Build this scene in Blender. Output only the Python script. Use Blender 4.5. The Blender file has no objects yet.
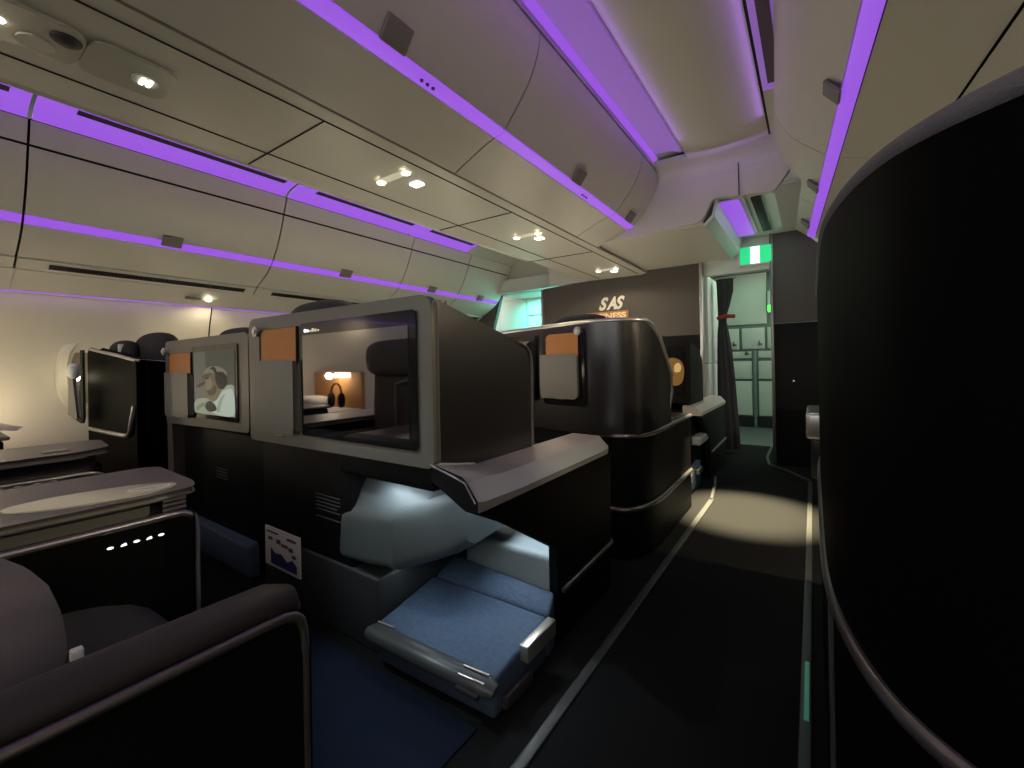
import bpy, bmesh, math, random
from mathutils import Vector, Matrix
random.seed(7)
S = bpy.context.scene
COL = S.collection
R = math.radians

# ------------------------------------------------------------------ helpers
W = {}          # world position of each object's local frame

def MAT(name, rgb, rough=0.5, metal=0.0, bump=0.0, scale=60.0, var=0.0, emit=None, es=0.0, spec=0.5, aniso=None, coat=0.0):
    m = bpy.data.materials.new(name); m.use_nodes = True
    nt = m.node_tree; b = nt.nodes['Principled BSDF']
    b.inputs['Base Color'].default_value = (*rgb, 1)
    b.inputs['Roughness'].default_value = rough
    b.inputs['Metallic'].default_value = metal
    b.inputs['Specular IOR Level'].default_value = spec
    b.inputs['Coat Weight'].default_value = coat
    if emit:
        b.inputs['Emission Color'].default_value = (*emit, 1)
        b.inputs['Emission Strength'].default_value = es
    if bump or var:
        tc = nt.nodes.new('ShaderNodeTexCoord')
        mp = nt.nodes.new('ShaderNodeMapping')
        if aniso: mp.inputs['Scale'].default_value = aniso
        nt.links.new(tc.outputs['Object'], mp.inputs['Vector'])
        n = nt.nodes.new('ShaderNodeTexNoise')
        n.inputs['Scale'].default_value = scale; n.inputs['Detail'].default_value = 4
        nt.links.new(mp.outputs['Vector'], n.inputs['Vector'])
        if var:
            r = nt.nodes.new('ShaderNodeMix'); r.data_type = 'RGBA'
            r.inputs['A'].default_value = (*[c*(1-var) for c in rgb], 1)
            r.inputs['B'].default_value = (*[min(1, c*(1+var)) for c in rgb], 1)
            nt.links.new(n.outputs['Fac'], r.inputs['Factor'])
            nt.links.new(r.outputs['Result'], b.inputs['Base Color'])
        if bump:
            bp = nt.nodes.new('ShaderNodeBump'); bp.inputs['Strength'].default_value = bump
            bp.inputs['Distance'].default_value = 0.004
            nt.links.new(n.outputs['Fac'], bp.inputs['Height'])
            nt.links.new(bp.outputs['Normal'], b.inputs['Normal'])
    return m

def tag(o, label=None, cat=None, group=None, kind=None):
    if label: o['label'] = label
    if cat: o['category'] = cat
    if group: o['group'] = group
    if kind: o['kind'] = kind
    return o

def thing(name, label, cat, loc, group=None):
    o = bpy.data.objects.new(name, None); COL.objects.link(o)
    o.empty_display_size = 0.1
    o.location = loc; W[o] = Vector(loc)
    return tag(o, label, cat, group)

def emit(bm, name, mat, parent=None, smooth=True, ang=35):
    if parent is None:
        xs = [v.co for v in bm.verts]
        lo = Vector([min(c[i] for c in xs) for i in range(3)]); hi = Vector([max(c[i] for c in xs) for i in range(3)])
        org = Vector(((lo.x+hi.x)/2, (lo.y+hi.y)/2, lo.z))
    else:
        org = W[parent]
    bmesh.ops.translate(bm, verts=bm.verts, vec=-org)
    bmesh.ops.recalc_face_normals(bm, faces=bm.faces)
    me = bpy.data.meshes.new(name); bm.to_mesh(me); bm.free()
    me.materials.append(mat)
    if smooth:
        me.polygons.foreach_set('use_smooth', [True]*len(me.polygons))
        me.set_sharp_from_angle(angle=R(ang))
    o = bpy.data.objects.new(name, me); COL.objects.link(o)
    if parent is not None: o.parent = parent
    else: o.location = org
    W[o] = org
    return o

def b_add_box(bm, x0, x1, y0, y1, z0, z1, bev=0.0, seg=3):
    r = bmesh.ops.create_cube(bm, size=1.0)
    vs = r['verts']
    for v in vs:
        v.co = Vector((x0+(v.co.x+.5)*(x1-x0), y0+(v.co.y+.5)*(y1-y0), z0+(v.co.z+.5)*(z1-z0)))
    if bev > 0:
        es = list({e for v in vs for e in v.link_edges})
        bmesh.ops.bevel(bm, geom=es, offset=bev, segments=seg, profile=0.5, affect='EDGES')
    return bm

def box(name, x0, x1, y0, y1, z0, z1, mat, parent=None, bev=0.0, seg=3):
    bm = bmesh.new(); b_add_box(bm, x0, x1, y0, y1, z0, z1, bev, seg)
    return emit(bm, name, mat, parent)

def rpoly(pts, rad, n=6):
    """round the corners of a closed 2-D polygon; rad is one number or one per corner"""
    out = []; N = len(pts)
    for i in range(N):
        p = Vector(pts[i]); a = Vector(pts[i-1]); c = Vector(pts[(i+1) % N])
        r = rad[i] if isinstance(rad, (list, tuple)) else rad
        if r <= 0: out.append(p); continue
        d1 = (a-p); d2 = (c-p)
        r1 = min(r, d1.length*.49); r2 = min(r, d2.length*.49)
        s = p+d1.normalized()*r1; e = p+d2.normalized()*r2
        for k in range(n+1):
            t = k/n
            out.append((1-t)**2*s + 2*t*(1-t)*p + t*t*e)
    return [tuple(v) for v in out]

def b_prism(bm, poly, axis, a, b):
    """extrude a closed polygon along an axis: axis x -> poly in (y,z); y -> (x,z); z -> (x,y)"""
    def P(u, v, w):
        return {'x': (w, u, v), 'y': (u, w, v), 'z': (u, v, w)}[axis]
    A = [bm.verts.new(P(u, v, a)) for u, v in poly]
    B = [bm.verts.new(P(u, v, b)) for u, v in poly]
    n = len(poly)
    bm.faces.new(A); bm.faces.new(B[::-1])
    for i in range(n):
        bm.faces.new((A[i], A[(i+1) % n], B[(i+1) % n], B[i]))
    return A, B

def prism(name, poly, axis, a, b, mat, parent=None, bev=0.0, ang=35):
    bm = bmesh.new(); A, B = b_prism(bm, poly, axis, a, b)
    if bev > 0:
        bm.normal_update()
        es = [e for e in bm.edges if len(e.link_faces) == 2 and (len(e.link_faces[0].verts) > 4 or len(e.link_faces[1].verts) > 4 or e.calc_face_angle(0) > R(30))
              and e.calc_face_angle(0) > R(30)]
        bmesh.ops.bevel(bm, geom=es, offset=bev, segments=2, profile=.5, affect='EDGES')
    return emit(bm, name, mat, parent, ang=ang)

def b_tube(bm, pts, r, n=10, closed=False, squash=None):
    pts = [Vector(p) for p in pts]
    rings = []; N = len(pts)
    up = None
    for i, p in enumerate(pts):
        if closed: d = pts[(i+1) % N]-pts[i-1]
        else: d = (pts[min(i+1, N-1)]-pts[max(i-1, 0)])
        d.normalize()
        if up is None:
            up = Vector((0, 0, 1)) if abs(d.z) < .9 else Vector((1, 0, 0))
        s = d.cross(up).normalized(); u = s.cross(d).normalized(); up = u
        rr = r[i] if isinstance(r, (list, tuple)) else r
        ring = []
        for k in range(n):
            a = 2*math.pi*k/n
            sx, uz = (squash or (1, 1))
            ring.append(bm.verts.new(p+s*math.cos(a)*rr*sx+u*math.sin(a)*rr*uz))
        rings.append(ring)
    M = N if closed else N-1
    for i in range(M):
        A, B = rings[i], rings[(i+1) % N]
        for k in range(n):
            bm.faces.new((A[k], A[(k+1) % n], B[(k+1) % n], B[k]))
    if not closed:
        bm.faces.new(rings[0][::-1]); bm.faces.new(rings[-1])

def tube(name, pts, r, mat, parent=None, n=10, squash=None):
    bm = bmesh.new(); b_tube(bm, pts, r, n, squash=squash)
    return emit(bm, name, mat, parent, ang=50)

def trim_path(pts, n=5):
    """a long straight run, then a smooth bend"""
    return [Vector(pts[0])] + smooth_path(pts[1:], n)

def smooth_path(pts, n=8):
    """Catmull-Rom through points"""
    P = [Vector(p) for p in pts]; out = []
    for i in range(len(P)-1):
        p0 = P[max(i-1, 0)]; p1 = P[i]; p2 = P[i+1]; p3 = P[min(i+2, len(P)-1)]
        for k in range(n):
            t = k/n
            out.append(.5*((2*p1)+(-p0+p2)*t+(2*p0-5*p1+4*p2-p3)*t*t+(-p0+3*p1-3*p2+p3)*t**3))
    out.append(P[-1]); return out

def b_sheet(bm, prof, ys, th, skew=0.0, yref=0.0):
    """extrude an open (x,z) profile between stations ys as a slab of thickness th (offset to its left side)"""
    n = len(prof); nor = []
    for i in range(n):
        a = Vector(prof[max(i-1, 0)]); c = Vector(prof[min(i+1, n-1)])
        d = (c-a).normalized(); nor.append(Vector((-d.y, d.x)))
    rows = []
    for y in ys:
        dx = skew*(y-yref)
        f = [bm.verts.new((p[0]+dx, y, p[1])) for p in prof]
        k = [bm.verts.new((p[0]+nor[i].x*th+dx, y, p[1]+nor[i].y*th)) for i, p in enumerate(prof)]
        rows.append(f+k[::-1])
    m = 2*n
    for r in range(len(rows)-1):
        A, B = rows[r], rows[r+1]
        for i in range(m):
            bm.faces.new((A[i], A[(i+1) % m], B[(i+1) % m], B[i]))
    bm.faces.new(rows[0][::-1]); bm.faces.new(rows[-1])

def sheet(name, prof, y0, y1, th, mat, parent=None, skew=0.0, yref=0.0):
    bm = bmesh.new(); b_sheet(bm, prof, [y0, y1], th, skew, yref)
    return emit(bm, name, mat, parent, ang=30)

def wallplan(name, plan, z0, z1, th, mat, parent=None, top=None):
    """vertical wall following an (x,y) polyline; top = optional list of top heights"""
    bm = bmesh.new(); n = len(plan); V = []
    for i in range(n):
        a = Vector(plan[max(i-1, 0)]); c = Vector(plan[min(i+1, n-1)])
        d = (c-a).normalized(); nn = Vector((-d.y, d.x))*th
        zt = top[i] if top else z1
        p = Vector(plan[i]); q = p+nn
        V.append([bm.verts.new((p.x, p.y, z0)), bm.verts.new((p.x, p.y, zt)), bm.verts.new((q.x, q.y, zt)), bm.verts.new((q.x, q.y, z0))])
    for i in range(n-1):
        for k in range(4):
            bm.faces.new((V[i][k], V[i][(k+1) % 4], V[i+1][(k+1) % 4], V[i+1][k]))
    bm.faces.new(V[0][::-1]); bm.faces.new(V[-1])
    return emit(bm, name, mat, parent, ang=30)

def hexa(name, top, bot, mat, parent=None, bev=0.0, seg=3):
    bm = bmesh.new()
    T = [bm.verts.new(p) for p in top]; B = [bm.verts.new(p) for p in bot]
    n = len(T); bm.faces.new(T); bm.faces.new(B[::-1])
    for i in range(n): bm.faces.new((T[i], B[i], B[(i+1) % n], T[(i+1) % n]))
    if bev: bmesh.ops.bevel(bm, geom=list(bm.edges), offset=bev, segments=seg, profile=.5, affect='EDGES')
    return emit(bm, name, mat, parent)

def blob(name, c, r, mat, parent=None, p=2.6, rot=None, n=24, m=14, fn=None):
    """super-ellipsoid cushion"""
    bm = bmesh.new()
    bmesh.ops.create_uvsphere(bm, u_segments=n, v_segments=m, radius=1)
    def sg(t): return math.copysign(abs(t)**(2/p), t)
    for v in bm.verts:
        q = Vector((sg(v.co.x)*r[0], sg(v.co.y)*r[1], sg(v.co.z)*r[2]))
        if fn: q = fn(q)
        if rot: q = rot @ q
        v.co = q+Vector(c)
    return emit(bm, name, mat, parent, ang=80)

def disc(name, c, r, th, axis, mat, parent=None, n=24, sx=1.0):
    bm = bmesh.new()
    poly = [(math.cos(2*math.pi*k/n)*r*sx, math.sin(2*math.pi*k/n)*r) for k in range(n)]
    i = {'x': (1, 2), 'y': (0, 2), 'z': (0, 1)}[axis]; w = {'x': 0, 'y': 1, 'z': 2}[axis]
    pl = [(u+c[i[0]], v+c[i[1]]) for u, v in poly]
    b_prism(bm, pl, axis, c[w]-th/2, c[w]+th/2)
    return emit(bm, name, mat, parent)

def text(name, body, size, mat, parent, loc, width=None, shear=0.0, offset=0.0, rotz=0.0, depth=.003):
    cu = bpy.data.curves.new(name+'_curve', 'FONT'); cu.body = body; cu.size = size
    cu.align_x = 'CENTER'; cu.align_y = 'BOTTOM_BASELINE'; cu.shear = shear; cu.offset = offset; cu.extrude = depth
    t = bpy.data.objects.new(name+'_tmp', cu); COL.objects.link(t)
    dg = bpy.context.evaluated_depsgraph_get()
    me = bpy.data.meshes.new_from_object(t.evaluated_get(dg)); bpy.data.objects.remove(t)
    bpy.data.curves.remove(cu)
    me.name = name; me.materials.clear(); me.materials.append(mat)
    xs = [v.co.x for v in me.vertices]; wd = max(xs)-min(xs); cx = (max(xs)+min(xs))/2
    k = (width/wd) if width else 1.0
    Mx = Matrix.Rotation(rotz, 4, 'Z') @ Matrix.Rotation(R(90), 4, 'X')
    for v in me.vertices:
        v.co = Mx @ Vector(((v.co.x-cx)*k, v.co.y, v.co.z)) + Vector(loc) - W[parent]
    o = bpy.data.objects.new(name, me); COL.objects.link(o); o.parent = parent; W[o] = W[parent]
    return o

# ------------------------------------------------------------------ materials
m_bin   = MAT('bin_plastic', (.60, .58, .53), .42, var=.04, scale=9, bump=.03)
m_ceil  = MAT('ceiling_panel', (.62, .60, .57), .5, var=.03, scale=6)
m_wall  = MAT('sidewall', (.66, .61, .50), .55, var=.04, scale=5, bump=.04)
m_gap   = MAT('gap_black', (.012, .011, .012), .8)
m_louvre = MAT('louvre_violet', (.12, .08, .15), .6)
m_vent  = MAT('vent_dark', (.03, .027, .032), .6)
m_floor = MAT('carpet', (.013, .0135, .0135), .95, bump=.7, scale=420, var=.35, spec=.1)
m_blue  = MAT('blue_carpet', (.012, .018, .035), .95, bump=.7, scale=420, var=.3, spec=.1)
m_track = MAT('track_cover', (.062, .064, .062), .45, var=.1, scale=30)
m_black = MAT('shell_black', (.0055, .0055, .006), .5, bump=.05, scale=300, spec=.12)
m_shell = MAT('shell_satin', (.020, .019, .021), .30, metal=.35, bump=.03, scale=260, spec=.5)
m_gloss = MAT('shell_gloss', (.085, .080, .085), .28, metal=.85, bump=.02, scale=200)
m_pod   = MAT('pod_black', (.002, .002, .0022), .6, bump=.04, scale=300, spec=.03)
m_latch = MAT('latch_grey', (.20, .185, .165), .5)
m_frame = MAT('frame_taupe', (.165, .155, .135), .42, metal=.25, bump=.03, scale=220, var=.05)
m_pock  = MAT('pocket_grey', (.16, .152, .136), .5, bump=.06, scale=300, var=.05)
m_orange = MAT('orange_leather', (.47, .17, .035), .55, bump=.2, scale=160, var=.12)
m_silver = MAT('satin_metal', (.60, .57, .54), .30, metal=.85, var=.04, scale=40)
m_dsilver = MAT('dark_metal_trim', (.22, .205, .20), .32, metal=.8)
m_cons  = MAT('console_top', (.52, .48, .46), .38, metal=.35, var=.06, scale=20)
m_grey2 = MAT('bay_grey', (.028, .032, .035), .55, bump=.08, scale=200)
m_grey  = MAT('footwell_grey', (.085, .10, .105), .45, bump=.08, scale=200, var=.05)
m_lgrey = MAT('pad_leather', (.26, .30, .32), .42, bump=.15, scale=140, var=.06)
m_bleath = MAT('blue_fabric', (.065, .10, .165), .7, bump=.6, scale=75, var=.4, spec=.3)
m_roll  = MAT('roll_trim', (.06, .065, .065), .35, bump=.05, scale=120)
m_pad   = MAT('brown_pad', (.024, .020, .021), .6, bump=.1, scale=300, var=.1)
m_fab   = MAT('grey_fabric', (.15, .135, .15), .9, bump=.6, scale=260, var=.12, aniso=(1, 1, 3))
m_seat  = MAT('seat_fabric', (.028, .028, .031), .85, bump=.4, scale=240, var=.15)
m_white = MAT('white_plastic', (.75, .75, .73), .4)
m_paper = MAT('paper', (.80, .78, .72), .8, var=.04, scale=30)
m_navy  = MAT('print_navy', (.03, .035, .14), .6)
m_ink   = MAT('print_ink', (.10, .11, .13), .6)
m_text  = MAT('print_grey', (.085, .085, .085), .6)
m_scr   = MAT('screen_glass', (.28, .27, .30), .025, metal=1.0)
m_bezel = MAT('screen_bezel', (.008, .008, .009), .12, coat=.3)
m_bulk  = MAT('bulkhead_taupe', (.092, .079, .074), .8, bump=.2, scale=200, var=.07)
m_pale  = MAT('pale_panel', (.62, .66, .62), .42, var=.03, scale=8)
m_galley = MAT('galley_cream', (.60, .61, .53), .4, var=.03, scale=8)
m_gframe = MAT('galley_frame', (.22, .26, .23), .4, metal=.3)
m_curt  = MAT('curtain_cloth', (.030, .028, .033), .85, bump=.3, scale=180, var=.2)
m_red   = MAT('red_strap', (.30, .03, .025), .6)
m_inlay = MAT('inlay_reflect_tone', (.88, .87, .66), .14, metal=0.0, coat=.5, var=.05, scale=14)  # beige, brightened in the colour to stand for the wall's warm reflection
PUR = (.33, .095, .80)
m_pur   = MAT('violet_led_glow', (.16, .08, .22), .5, emit=PUR, es=.85)
m_purd  = MAT('violet_cove_glow', (.30, .21, .36), .5, emit=(.34, .14, .68), es=.46)  # violet LED light on the cove surfaces, put in as emission
m_lamp  = MAT('warm_lamp', (.9, .9, .8), .3, emit=(1.0, .90, .60), es=9)
m_lampw = MAT('white_lamp', (.9, .9, .9), .3, emit=(.95, 1.0, .88), es=5)
m_frost = MAT('frosted_lens', (.62, .60, .52), .3, emit=(1.0, .92, .65), es=.35)
m_exit  = MAT('exit_green', (.02, .4, .15), .4, emit=(.01, .62, .20), es=1.0)
m_exitw = MAT('exit_white', (.9, .95, .9), .4, emit=(.70, 1.0, .82), es=1.5)
m_gled  = MAT('green_led', (.1, .8, .2), .4, emit=(.06, 1.0, .05), es=2.2)
m_icon  = MAT('lit_icon', (.9, .9, .9), .4, emit=(.9, .95, 1.0), es=1.3)
m_cool  = MAT('cool_lamp', (.9, .95, 1), .4, emit=(.75, .93, 1.0), es=1.5)
m_sign  = MAT('sign_amber', (.45, .20, .07), .5, emit=(.9, .36, .10), es=.03)
m_signt = MAT('sign_amber_text', (.9, .7, .45), .5, emit=(1.0, .72, .40), es=.10)
m_letter = MAT('white_letter', (.80, .77, .68), .35, metal=.1)
m_glass = MAT('window_shade', (.26, .23, .16), .35, var=.05, scale=12)
m_cloth = MAT('white_cloth', (.72, .70, .66), .9, bump=.3, scale=60, var=.05)
m_box   = MAT('mauve_box', (.10, .085, .10), .6)

def SCR(name, rgb, es): return MAT(name, (.01, .01, .01), .4, emit=rgb, es=es, spec=.08)

# ------------------------------------------------------------------ floor and walls
f = box('floor', -4.75, 1.5, -2.6, 7.6, -.05, 0, m_floor); tag(f, kind='structure')
for i, (a, b) in enumerate(((-2.08, -.77),)):
    o = box('floor_mat', a, b, -1.2, .90, .0, .006, m_blue)
    tag(o, 'dark blue carpet in the footwell before the nearest screen', 'carpet')
    o['kind'] = 'structure'; o.name = 'floor_inset'
o = box('trim_1', -.628, -.596, -2.5, 3.35, 0, .008, m_track, bev=.003); tag(o, kind='structure')
o = box('trim_2', -.046, -.018, -2.5, 4.25, 0, .008, m_track, bev=.003); tag(o, kind='structure')
o = tube('trim_3', [(-.612, 3.34, .004), (-.66, 3.75, .004), (-.70, 4.0, .004)], .013, m_track); tag(o, kind='structure')
o = tube('trim_4', [(-.03, 4.24, .004), (-.20, 4.55, .004), (-.355, 4.73, .004), (-.40, 5.1, .004), (-.40, 5.7, .004)], .013, m_track); tag(o, kind='structure')
o = box('floor_galley', -2.2, .9, 5.75, 7.3, 0, .006, MAT('vinyl', (.10, .115, .105), .35, var=.1, scale=12)); tag(o, kind='structure')
# left sidewall (curved), with the oval window set in it
lw = [(-4.38, 1.555), (-4.43, 1.40), (-4.50, 1.15), (-4.52, .95), (-4.50, .70), (-4.42, .40), (-4.34, .18), (-4.32, 0)]
o = sheet('wall_left', [(p[0], p[1]) for p in lw], -2.6, 7.5, -.05, m_wall); tag(o, kind='structure')
o = box('wall_light_baffle', -4.7, 1.3, -2.66, -2.6, 0, 1.6, m_bulk); tag(o, kind='structure')  # unseen half-height wall, added to keep rear light off the floor
rw = [(1.10, 1.6), (1.14, 1.40), (1.2, 1.0), (1.2, .7), (1.12, .3), (1.1, 0)]
o = sheet('wall_right', rw, -2.6, 7.5, .05, m_wall); tag(o, kind='structure')
for yy in (-.55, .33, 1.62, 2.9):     # sidewall panel seams
    o = tube('trim_5', [(p[0]+.004, yy, p[1]) for p in lw], .0045, m_gap, n=6); tag(o, kind='structure')

t = thing('cove_light', 'thin violet light line along the top of the window sidewall', 'light strip', (-4.38, 1.5, 1.55))
sheet('light_line', [(-4.374, 1.561), (-4.386, 1.545)], -2.5, 5.0, -.008, m_pur, t)
def window(n, yc):
    t = thing('window_%d' % n, None, None, (-4.51, yc, .73)); t['kind'] = 'structure'
    def oval(ry, rz, x, k=32):
        return [(x, yc+math.copysign(abs(math.cos(a))**.75, math.cos(a))*ry, .99+math.copysign(abs(math.sin(a))**.75, math.sin(a))*rz) for a in [2*math.pi*i/k for i in range(k)]]
    bm = bmesh.new()
    L = [[bm.verts.new((p[0]+.0, p[1], p[2])) for p in oval(ry, rz, x)] for ry, rz, x in
         ((.235, .33, -4.515), (.225, .315, -4.485), (.18, .26, -4.478), (.15, .225, -4.53))]
    for a, b in zip(L, L[1:]):
        for i in range(32): bm.faces.new((a[i], a[(i+1) % 32], b[(i+1) % 32], b[i]))
    f = emit(bm, 'window_frame', m_wall, t, ang=60); f['kind'] = 'structure'
    bm = bmesh.new(); vs = [bm.verts.new(p) for p in oval(.155, .23, -4.50)]; bm.faces.new(vs)
    vs2 = [bm.verts.new(p) for p in oval(.155, .23, -4.51)]; bm.faces.new(vs2[::-1])
    for i in range(32): bm.faces.new((vs[i], vs[(i+1) % 32], vs2[(i+1) % 32], vs2[i]))
    f = emit(bm, 'window_shade', m_glass, t); f['kind'] = 'structure'
    f = box('shade_handle', -4.497, -4.488, yc-.05, yc+.05, .955, .968, m_wall, t, .003); f['kind'] = 'structure'
window(1, .90); window(2, 1.85); window(3, -.30)

# ------------------------------------------------------------------ ceilings
ZC = 2.47
smooth_c = [(-.215, ZC), (-.30, ZC-.014), (-.40, ZC-.024), (-.50, ZC-.026), (-.60, ZC-.022), (-.66, ZC-.015), (-.72, ZC)]
# right aisle: ceiling panel, with rounded lip at its front end
o = sheet('ceiling_aisle', smooth_c, -2.6, 3.30, -.03, m_ceil); tag(o, kind='structure')
for yy in (.35, 2.65):
    o = box('trim_6', -.72, -.215, yy-.003, yy+.003, ZC-.001, ZC+.01, m_gap); tag(o, kind='structure')
o = sheet('ceiling_cove', [(-.965, 2.475), (-.945, 2.53), (-.72, 2.56)], -2.6, 3.36, .02, m_ceil); tag(o, kind='structure')
o = sheet('ceiling_edge', [(-.09, 2.55), (-.215, 2.55)], -2.6, 3.30, -.03, m_ceil); tag(o, kind='structure')
# left aisle ceiling
o = sheet('ceiling_left', [(-2.2, 2.50), (-3.27, 2.475)], -2.6, 5.1, -.03, m_ceil); tag(o, kind='structure')
o = box('ceiling_roof', -4.6, 1.4, -2.6, 7.6, 2.72, 2.76, m_gap); tag(o, kind='structure')

def cove_light(name, label, parts, group=None):
    t = thing('cove_light', label, 'light strip', (parts[0][1][0][0], parts[0][2], parts[0][1][0][1]), group)
    for pn, prof, y0, y1, th, m, sk in parts:
        sheet(pn, prof, y0, y1, th, m, t, sk, 1.6)
    return t
cove_light('c', 'wide violet ceiling light trough above the centre bins, beside the aisle ceiling',
    [('cove_glow', [(-.925, 2.505), (-.83, 2.505), (-.735, 2.474)], -2.5, 3.18, .012, m_purd, 0),
     ('light_tube', [(-.945, 2.476), (-.915, 2.498)], -2.5, 3.24, .01, m_pur, 0)])
cove_light('c', 'violet light trough with dark louvre in the ceiling beside the aisle bins',
    [('light_frame', [(-.200, 2.475), (-.10, 2.462)], -2.5, 2.72, -.012, m_purd, 0),
     ('louvre', [(-.172, 2.4575), (-.122, 2.451)], -2.5, 2.64, -.006, m_louvre, 0)])
o = sheet('trim_7', [(-.215, 2.47), (-.202, 2.47)], -2.5, 3.28, .02, m_gap); tag(o, kind='structure')
o = sheet('trim_8', [(-.20, 2.474), (-.095, 2.462)], 2.725, 3.30, -.012, m_ceil); tag(o, kind='structure')

# ------------------------------------------------------------------ overhead bins
def profile_part(name, prof, y0, y1, m, parent, th=.022, skew=0): return sheet(name, prof, y0, y1, th, m, parent, skew, 1.6)

def bin_body(t, poly, y0, y1, skew=0.0):
    bm = bmesh.new(); b_prism(bm, poly, 'y', y0+.001, y1-.001)
    for v in bm.verts: v.co.x += skew*(v.co.y-1.6)
    emit(bm, 'bin_body', m_gap, t)

def centre_bin(y0, y1, label, latch=True, idx=0):
    t = thing('overhead_bin', label, 'luggage bin', (-1.2, (y0+y1)/2, 1.98), 'bins hanging over the centre seats')
    g = .004; a, b = y0+g, y1-g
    bin_body(t, [(-1.00, 2.45), (-1.02, 2.37), (-1.075, 2.27), (-1.19, 2.145), (-1.25, 2.115), (-1.35, 2.075), (-1.49, 2.015), (-1.6, 2.1), (-1.6, 2.45)], y0, y1)
    profile_part('door', smoothed([(-.966, 2.462), (-.985, 2.37), (-1.04, 2.255), (-1.168, 2.103)]), a, b, m_bin, t, -.022)
    profile_part('light_strip', [(-1.172, 2.096), (-1.200, 2.086), (-1.228, 2.083)], a, b, m_pur, t, -.015)
    profile_part('lower_lip', smoothed([(-1.232, 2.082), (-1.34, 2.045), (-1.485, 1.982)]), a, b, m_bin, t, -.022)
    if latch:
        yc = (y0+y1)/2+.03
        hexa('latch', [(-1.118, yc-.055, 2.164), (-1.118, yc+.055, 2.164), (-1.170, yc+.055, 2.096), (-1.170, yc-.055, 2.096)],
             [(-1.106, yc-.055, 2.153), (-1.106, yc+.055, 2.153), (-1.158, yc+.055, 2.085), (-1.158, yc-.055, 2.085)], m_latch, t, .006)
        for k in range(3 if y1-y0 > 1 else 0):
            disc('seat_mark', (-1.200, yc+.17+.03*k, 2.083), .007, .006, 'z', m_navy, t, 10)
    return t

def smoothed(p, n=5):
    q = smooth_path([(a, b, 0) for a, b in p], n); return [(v.x, v.y) for v in q]

for y0, y1, lb, la in ((-2.52, -1.13, 'centre luggage bin far behind the camera', True), (-1.13, .26, 'centre luggage bin just behind the camera', True),
                   (.26, 1.65, 'large pale bin over the centre seats with its latch at top of picture', True),
                   (1.65, 3.04, 'pale bin over the centre seats, second along its violet strip, square latch', True),
                   (3.04, 3.435, 'short last bin at the front end of the centre bin row', True)):
    centre_bin(y0, y1, lb, la)
# hidden side of the centre bins, and the flat underside
o = sheet('trim_9', [(-2.20, 1.985), (-2.215, 2.02), (-2.24, 2.3), (-2.30, 2.49)], -2.6, 3.46, .02, m_bin); tag(o, kind='structure')
o = sheet('ceiling_centre', [(-1.505, 1.985), (-1.56, 1.975), (-2.20, 1.985)], -2.6, 4.78, -.02, m_bin); tag(o, kind='structure')
o = sheet('trim_10', [(-1.48, 2.01), (-1.51, 2.01)], -2.6, 3.5, -.02, m_gap); tag(o, kind='structure')
for x in (-1.565, -2.02):
    o = tube('trim_11', [(x, -2.5, 1.974 if x > -1.9 else 1.981), (x, 4.7, 1.974 if x > -1.9 else 1.981)], .0035, m_gap, n=6); tag(o, kind='structure')
for yy in (-.2, .98, 2.27, 3.5):
    o = tube('trim_12', [(-1.57, yy, 1.974), (-2.2, yy, 1.983)], .0035, m_gap, n=6); tag(o, kind='structure')

def psu(yc, label, kind=0):
    t = thing('reading_light', label, 'reading light', (-1.80, yc, 1.955), 'reading lights under the centre bins')
    z = 1.976
    if kind == 0:
        # bone-shaped twin lamp, small sign beside it
        n = 28; poly = []
        for k in range(n):
            a = 2*math.pi*k/n
            rx = .125*math.cos(a); ry = (.018+.018*abs(math.cos(a))**3)*math.sin(a)
            poly.append((-1.745+rx, yc+ry))
        bm = bmesh.new(); b_prism(bm, poly, 'z', z-.012, z); emit(bm, 'housing', m_frost, t)
        for sx in (-1, 1):
            blob('lamp', (-1.745+sx*.095, yc, z-.012), (.024, .022, .008), m_lamp, t, p=2, n=16, m=8)
        box('call_sign', -1.755, -1.69, yc+.115, yc+.165, z-.008, z, m_lampw, t, .004)
    else:
        prism('housing', rpoly([(-1.90, yc-.105), (-1.70, yc-.105), (-1.70, yc+.105), (-1.90, yc+.105)], .05), 'z', z-.012, z, m_frost2, t, .004)
        if kind == 1:
            disc('lamp_ring', (-1.80, yc+.04, z-.013), .036, .008, 'z', m_bin, t, 20)
            for q in (0, 1): box('lamp', -1.822, -1.778, yc+.027+.018*q, yc+.039+.018*q, z-.022, z-.015, m_lampw, t, .003)
        else:
            blob('air_nozzle', (-1.76, yc+.07, z-.012), (.035, .035, .014), m_vent, t, p=2, n=16, m=8)
            blob('lamp', (-1.80, yc-.07, z-.012), (.018, .03, .010), m_lamp, t, p=2, n=16, m=8)
            disc('speaker_ring', (-1.84, yc+.02, z-.014), .04, .008, 'z', m_bin, t, 20)
    return t
m_frost2 = MAT('smoked_lens', (.52, .51, .46), .22, coat=.4)
psu(.225, 'recessed lamp and air nozzle panel at the upper left corner of the ceiling', 2)
psu(.445, 'recessed square lamp panel with one small bright spot, second from upper left corner', 1)
psu(1.47, 'bone-shaped glowing reading light under the bins, nearest of three such lamps')
psu(2.73, 'bone-shaped glowing reading light under the bins, middle of three such lamps')
psu(4.26, 'bone-shaped glowing reading light just before the dark front partition')

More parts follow.
